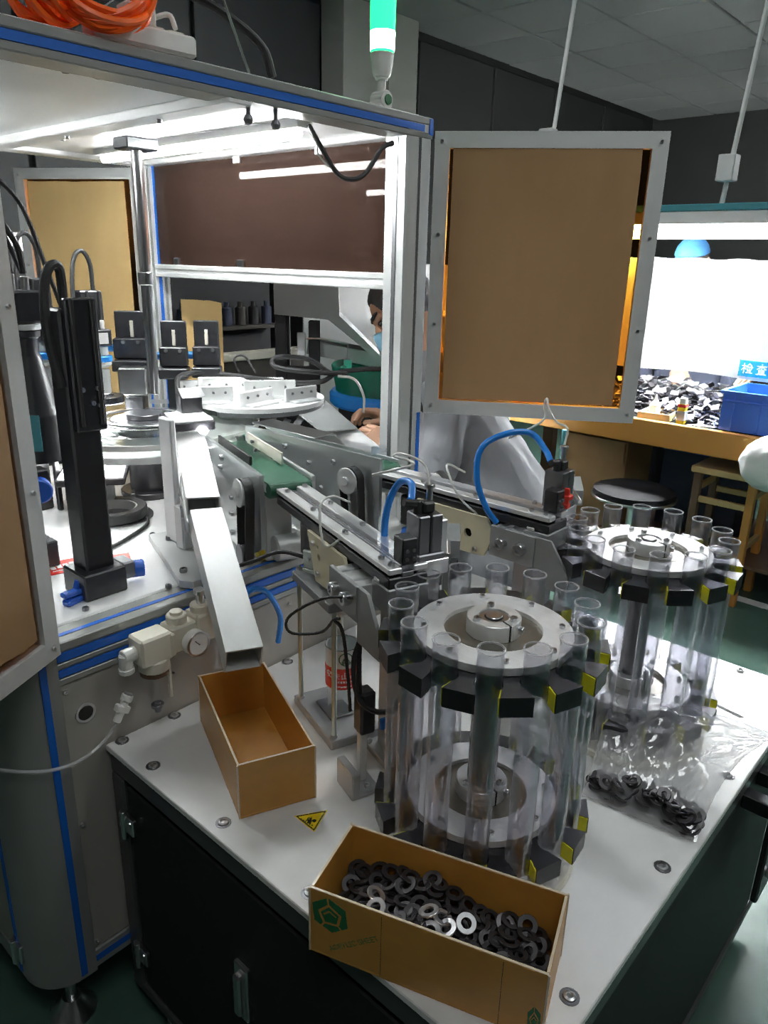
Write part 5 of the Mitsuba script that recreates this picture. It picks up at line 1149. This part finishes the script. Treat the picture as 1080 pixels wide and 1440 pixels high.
obj('seat', bb(wx - .15, wx + .15, wy - .16, wy + .14, .60, .63, .004), 'wood_light', t)
for z in (.46, .22):
    for dx in (-.12, .12): obj('rung', bb(wx + dx - .01, wx + dx + .01, wy - .12, wy + .10, z, z + .028, .002), 'wood_light', t)
    for dy in (-.13, .11): obj('rung', bb(wx - .11, wx + .11, wy + dy - .01, wy + dy + .01, z + .05, z + .078, .002), 'wood_light', t)

# pneumatic valve frame on the right side of the worktable
t = thing('valve_rack', 'black rack with steel pneumatic fittings on the right side of the worktable', 'valve rack')
obj('plate', bb(.74, .90, TY - .055, TY - .043, .38, .60, .003), 'black_anodised', t)
obj('arm', bb(.76, .79, TY - .044, TY + .008, .55, .58, .002), 'black_anodised', t); obj('arm', bb(.85, .88, TY - .044, TY + .008, .55, .58, .002), 'black_anodised', t)
for i, (x, z) in enumerate(((.86, .57), (.88, .53), (.80, .50), (.84, .45), (.78, .43))):
    v = obj('fitting', cat(cyl((x, TY - .055, z), (x, TY - .085, z), .011, 14), cyl((x, TY - .078, z - .02), (x, TY - .078, z + .02), .007, 10)), 'steel', t)
obj('blue_valve', bb(.80, .835, TY - .075, TY - .055, .53, .59, .003), 'blue_plastic', t)
for i, (x, z) in enumerate(((.84, .45), (.78, .43))):
    obj('hose', hose([(x, TY - .08, z), (x + .05, TY - .12, z - .02), (x + .16, TY - .15, z - .05), (x + .35, TY - .16, z - .08), (x + .6, TY - .14, z - .12)], .006, 8), 'black_rubber', t, label='black air hose')

# ================================================================== PEOPLE
V = lambda *p: np.array(p, float)
def unit(v): v = np.array(v, float); return v / np.linalg.norm(v)
def sph(p, r, n=20): return m3.Manifold.sphere(float(r), n).translate(tuple(map(float, p)))
def bone(a, b, ra, rb): return m3.Manifold.batch_hull([sph(a, ra), sph(b, rb)])
def ell(c, rads, F):
    """Ellipsoid of radii along the frame F (3x3, columns)."""
    M = np.zeros((3, 4)); M[:, :3] = np.asarray(F) * np.array(rads); M[:, 3] = c
    return m3.Manifold.sphere(1.0, 40).transform(M)
def soften(man, ref, it=12):
    man = man.refine_to_length(ref)
    m = man.to_mesh(); t = trimesh.Trimesh(m.vert_properties[:, :3], m.tri_verts, process=True)
    trimesh.smoothing.filter_taubin(t, iterations=it)
    return t
def hand_parts(w, x, n, side, curl=1.0, s=1.0):
    """Palm, four fingers and thumb from the wrist w; x towards the knuckles, n out of the palm; side: +1/-1 where the thumb is along k = n x x."""
    x = unit(x); n = unit(np.array(n) - x * (np.array(n) @ x)); k = np.cross(n, x) * side
    P = lambda a, b, c: w + s * (a * x + b * k + c * n)
    out = [m3.Manifold.batch_hull([sph(P(0, .018, 0), .018 * s), sph(P(0, -.016, 0), .018 * s)] + [sph(P(.088 - .004 * abs(i - 1.2), .034 - .0225 * i, -.002), .0115 * s) for i in range(4)] + [sph(P(.035, .033, .006), .014 * s)])]
    for i, (L, c) in enumerate(((.078, .9), (.086, 1.0), (.080, 1.08), (.062, 1.15))):
        p = np.array([.088 - .004 * abs(i - 1.2), .034 - .0225 * i]); a = .35 * curl * c; z = -.002; pts = [P(p[0], p[1], z)]
        q = np.array([p[0], z])
        for f, bend in ((.48, 0), (.30, .75), (.22, .6)):
            a += bend * curl * c; q = q + L * f * np.array([math.cos(a), math.sin(a)]); pts.append(P(q[0], p[1] * (1 - .06 * f), q[1]))
        for j in range(3): out.append(bone(pts[j], pts[j + 1], (.0098, .0090, .0084)[j] * s, (.0090, .0084, .0074)[j] * s))
    tp = [P(.026, .034, .004), P(.055, .050, .020), P(.082, .046, .036), P(.102, .036, .044)]
    for j in range(3): out.append(bone(tp[j], tp[j + 1], (.0135, .0112, .010)[j] * s, (.0112, .010, .0085)[j] * s))
    return out
def head_parts(c, u, f):
    """Skull, jaw, nose, brow, lips, ears. c: centre of the head, u: up, f: where the face looks."""
    u, f = unit(u), unit(f); s = np.cross(u, f); Fm = np.stack([s, f, u], 1)
    P = lambda a, b, d: c + s * a + f * b + u * d
    q = [ell(P(0, -.012, .030), (.076, .094, .086), Fm), m3.Manifold.batch_hull([sph(P(-.045, .02, -.05), .024), sph(P(.045, .02, -.05), .024), sph(P(0, .062, -.098), .018), sph(P(-.018, .055, -.098), .014), sph(P(.018, .055, -.098), .014), sph(P(-.05, .045, .0), .02), sph(P(.05, .045, .0), .02)]),
         m3.Manifold.batch_hull([sph(P(0, .082, .012), .008), sph(P(0, .104, -.026), .010), sph(P(-.014, .088, -.030), .007), sph(P(.014, .088, -.030), .007)]),
         bone(P(-.045, .066, .022), P(-.008, .082, .022), .010, .009), bone(P(.045, .066, .022), P(.008, .082, .022), .010, .009),
         bone(P(-.018, .076, -.062), P(.018, .076, -.062), .007, .007), bone(P(-.016, .074, -.072), P(.016, .074, -.072), .007, .007)]
    for sg in (-1, 1):
        q.append(m3.Manifold.batch_hull([sph(P(sg * .078, -.012, .012), .010), sph(P(sg * .086, -.026, .020), .008), sph(P(sg * .080, -.014, -.028), .008)]))
        q.append(bone(P(sg * .052, .058, -.016), P(sg * .046, .06, -.02), .018, .018))
    return q, P, Fm
def worker(name, label, j, hair, coat, coat_label, mask, cap, arms):
    t = thing(name, label, 'person')
    c, u, f = j['head'], unit(j['u']), unit(j['f'])
    q, P, Fm = head_parts(c, u, f)
    s = Fm[:, 0]
    neck0 = P(0, -.02, -.07)
    body = m3.Manifold.batch_boolean(q, m3.OpType.Add)
    sk = [bone(neck0, j['neck'], .054, .058), bone(j['neck'], j['chest'], .06, .12), m3.Manifold.batch_hull([sph(j['shN'], .05), sph(j['shF'], .05), sph(j['chest'], .11)]), bone(j['chest'], j['pelvis'], .115, .12),
          m3.Manifold.batch_hull([sph(j['hipN'], .075), sph(j['hipF'], .075), sph(j['pelvis'], .11)])]
    for a in 'NF':
        sk += [bone(j['sh' + a], j['el' + a], .047, .039), bone(j['el' + a], j['wr' + a], .041, .026)]
        kn, an, toe = j['kn' + a], j['an' + a], j['an' + a] + j['toe'] * .15
        sk += [bone(j['hip' + a], kn, .082, .055), bone(kn, an, .056, .036), bone(an - V(0, 0, .03), toe - V(0, 0, .045), .032, .026)]
        sk += hand_parts(j['wr' + a], j['hand' + a] - j['wr' + a], j['n' + a], j['side' + a], j.get('curl', 1.0))
    fine = soften(m3.Manifold.batch_boolean([body] + sk, m3.OpType.Add), .0075, 8)
    obj('body', fine, 'skin', t, label='skin of face, forearms and hands', smooth=True)
    # face details
    for sg in (-1, 1):
        obj('eyebrow', soften(bone(P(sg * .050, .073, .034), P(sg * .014, .088, .032), .0045, .006), .003, 3), 'hair', t, smooth=True)
        obj('eye', soften(m3.Manifold.batch_hull([sph(P(sg * .043, .0705, .004), .005), sph(P(sg * .022, .0765, .004), .0055), sph(P(sg * .032, .0770, .005), .0075)]), .003, 2), 'eye_dark', t, smooth=True)
    if hair:
        hs = ell(P(0, -.018, .036), (.084, .103, .092), Fm)
        cut1 = m3.Manifold.cube((.4, .4, .4), True).transform(np.hstack([Fm @ rot(-.25, 'x')[:3, :3], P(0, .222, -.125)[:, None]]))
        low = m3.Manifold.cube((.4, .4, .4), True).transform(np.hstack([Fm, P(0, 0, -.245)[:, None]]))
        fringe = m3.Manifold.batch_hull([sph(P(-.05, .050, .092), .010), sph(P(.05, .050, .092), .010), sph(P(0, .068, .096), .010), sph(P(0, .03, .112), .016)])
        m = soften(hs - cut1 - low, .006, 4)
        v = m.vertices; v += (meshkit.noise(v * 160, 3)[:, None] - .5) * .006 * unit(u)
        obj('hair', m, 'hair', t, label='short black hair', smooth=True)
    if mask:
        mk = m3.Manifold.batch_hull([sph(P(0, .104, -.018), .013), sph(P(-.034, .078, -.034), .012), sph(P(.034, .078, -.034), .012), sph(P(-.050, .055, -.055), .012), sph(P(.050, .055, -.055), .012), sph(P(-.03, .060, -.102), .014), sph(P(.03, .060, -.102), .014), sph(P(0, .080, -.108), .016), sph(P(0, .110, -.05), .012)])
        k = obj('face_mask', soften(mk, .005, 5), 'mask_cloth', t, label='light blue face mask', smooth=True)
        for sg in (-1, 1):
            obj('ear_loop', cat(hose([P(sg * .056, .05, -.045), P(sg * .074, .02, -.012), P(sg * .088, -.014, .030), P(sg * .088, -.030, .022)], .0018, 6), hose([P(sg * .048, .05, -.098), P(sg * .072, .015, -.05), P(sg * .086, -.022, -.016), P(sg * .088, -.030, .022)], .0018, 6)), 'mask_string', k, label='white ear loop')
            obj('pleat', hose([P(sg * .05, .064, -.066), P(sg * .03, .092, -.068), P(0, .121, -.066)], .0022, 6), 'mask_cloth', k)
    if cap:
        cp = ell(P(0, -.016, .040), (.090, .108, .096), Fm) - m3.Manifold.cube((.5, .5, .4), True).transform(np.hstack([Fm, P(0, 0, -.155)[:, None]]))
        obj('cap', soften(cp + m3.Manifold.batch_hull([sph(P(-.05, .07, .05), .006), sph(P(.05, .07, .05), .006), sph(P(-.03, .15, .04), .006), sph(P(.03, .15, .04), .006)]), .012, 4), 'cap_blue', t, label='blue cap', smooth=True)
    # coat: wider than the body, ends at collar, cuffs and hem
    ck = [m3.Manifold.batch_hull([sph(j['shN'], .068), sph(j['shF'], .068), sph(j['chest'], .135), sph(j['neck'] * .75 + j['chest'] * .25, .07)]),
          m3.Manifold.batch_hull([sph(j['chest'] + .05 * (j['shN'] - j['shF']), .14), sph(j['chest'], .145), sph(j['hipN'] + V(0, 0, .05), .105), sph(j['hipF'] + V(0, 0, .05), .105), sph(j['pelvis'] + j['toe'] * -.06, .125)]),
          m3.Manifold.batch_hull([sph(j['hipN'], .105), sph(j['hipF'], .105), sph(j['pelvis'] + j['toe'] * -.05, .125), sph(j['hipN'] - V(0, 0, .16), .115), sph(j['hipF'] - V(0, 0, .16), .115)])]
    for a in 'NF':
        cuff = j['el' + a] + (j['wr' + a] - j['el' + a]) * j.get('sleeve', .3)
        ck += [bone(j['sh' + a], j['el' + a], .068, .058), bone(j['el' + a], cuff, .058, .047)]
    m = soften(m3.Manifold.batch_boolean(ck, m3.OpType.Add), .016, 10)
    v = m.vertices
    fold = meshkit.fbm(np.stack([v[:, 0] * 9, v[:, 1] * 9, v[:, 2] * 2.6], 1), 3, 5) - .5
    m.vertices = v + m.vertex_normals * (fold * .045)[:, None]
    ck_ = obj('coat', m, coat, t, label=coat_label, smooth=True)
    obj('collar', soften(m3.Manifold.batch_hull([sph(j['neck'] + s * .02, .07), sph(j['neck'] - s * .02, .07), sph(j['neck'] + (j['head'] - j['neck']) * .18, .064)]), .01, 4), coat, ck_, smooth=True)
    for a in 'NF':
        obj('trouser_leg', soften(bone(j['hip' + a] - V(0, 0, .10), j['kn' + a], .10, .075) + bone(j['kn' + a], j['an' + a] + V(0, 0, .02), .075, .06), .02, 5), 'trouser_cloth', t, smooth=True)
        toe = j['an' + a] + j['toe'] * .16
        obj('shoe', soften(m3.Manifold.batch_hull([sph(j['an' + a] - V(0, 0, .035), .043), sph(toe - V(0, 0, .052), .034), sph(j['an' + a] - V(0, 0, .04) - j['toe'] * .05, .040)]), .01, 3), 'black_rubber', t, smooth=True)
    return t
Rr, Dn, Fw = np.array(CAM[0]), np.array(CAM[1]), np.array(CAM[2])
tl = unit(V(-.668, .744, 0))
W = dict(pelvis=V(1.345, .03, .76), chest=V(1.29, .179, 1.004), neck=V(1.254, .276, 1.165), head=V(1.232, .369, 1.341), u=-.58 * Rr - .82 * Dn, f=-.82 * Rr + .58 * Dn,
         shN=V(1.167, .125, 1.115), shF=V(1.383, .37, 1.116), elN=V(1.075, .10, .93), wrN=V(1.040, .215, .975), handN=V(1.018, .315, 1.022), elF=V(1.32, .33, .914), wrF=V(1.215, .36, 1.005), handF=V(1.155, .415, 1.040),
         hipN=V(1.262, -.04, .76), hipF=V(1.41, .09, .74), knN=V(1.24, .06, .42), knF=V(1.38, .17, .41), anN=V(1.27, -.03, .085), anF=V(1.42, .08, .085), toe=tl,
         nN=V(.25, .35, -.9), sideN=1, nF=V(-.4, -.1, -.9), sideF=-1, curl=1.0, sleeve=.22)
worker('person', 'man in a pale grey coat and blue face mask bending beside the machine', W, True, 'coat_cloth', 'pale grey work coat', True, False, None)
def inspector(y, dz, reach, label, coat, coat_label, cap):
    fx = V(-1, 0, 0)
    J = dict(pelvis=V(4.02, y, .80 + dz), chest=V(3.92, y, 1.12 + dz), neck=V(3.87, y, 1.33 + dz), head=V(3.82, y, 1.48 + dz), u=V(-.25, 0, 1), f=V(-1, 0, -.25),
             shN=V(3.88, y - .19, 1.24 + dz), shF=V(3.88, y + .19, 1.24 + dz), elN=V(3.98, y - .27, 1.0), wrN=V(4.04, y - .25, .76), handN=V(4.03, y - .25, .67),
             elF=V(3.66, y + .16, 1.04) if reach else V(3.98, y + .27, 1.0), wrF=V(*reach) + V(.07, -.06, .025) if reach else V(4.04, y + .25, .76), handF=V(*reach) if reach else V(4.03, y + .25, .67),
             hipN=V(4.02, y - .09, .80 + dz), hipF=V(4.02, y + .09, .80 + dz), knN=V(4.0, y - .10, .45), knF=V(4.0, y + .10, .45), anN=V(4.05, y - .10, .085), anF=V(4.05, y + .10, .085), toe=fx,
             nN=V(0, 1, 0), sideN=-1, nF=V(0, 0, -1) if reach else V(0, -1, 0), sideF=1, curl=.5, sleeve=.97)
    worker('person', label, J, True, coat, coat_label, False, cap, None)
inspector(.50, .035, None, 'person in a blue cap standing behind the white sheet under the bench lamp', 'dark_cloth', 'dark work jacket', True)
inspector(-.27, 0, (3.42, -.02, .985), 'person in a dark jacket behind the bench reaching into the heap of metal pieces', 'dark_cloth', 'dark jacket sleeve', False)
solo('shoulder_strap', hose([(1.12, .20, 1.10), (1.135, .135, 1.05), (1.150, .09, .98), (1.165, .055, .90), (1.175, .02, .80)], .010, 8), 'black_rubber', 'black cable hanging down in front of the man in the grey coat', 'cable')
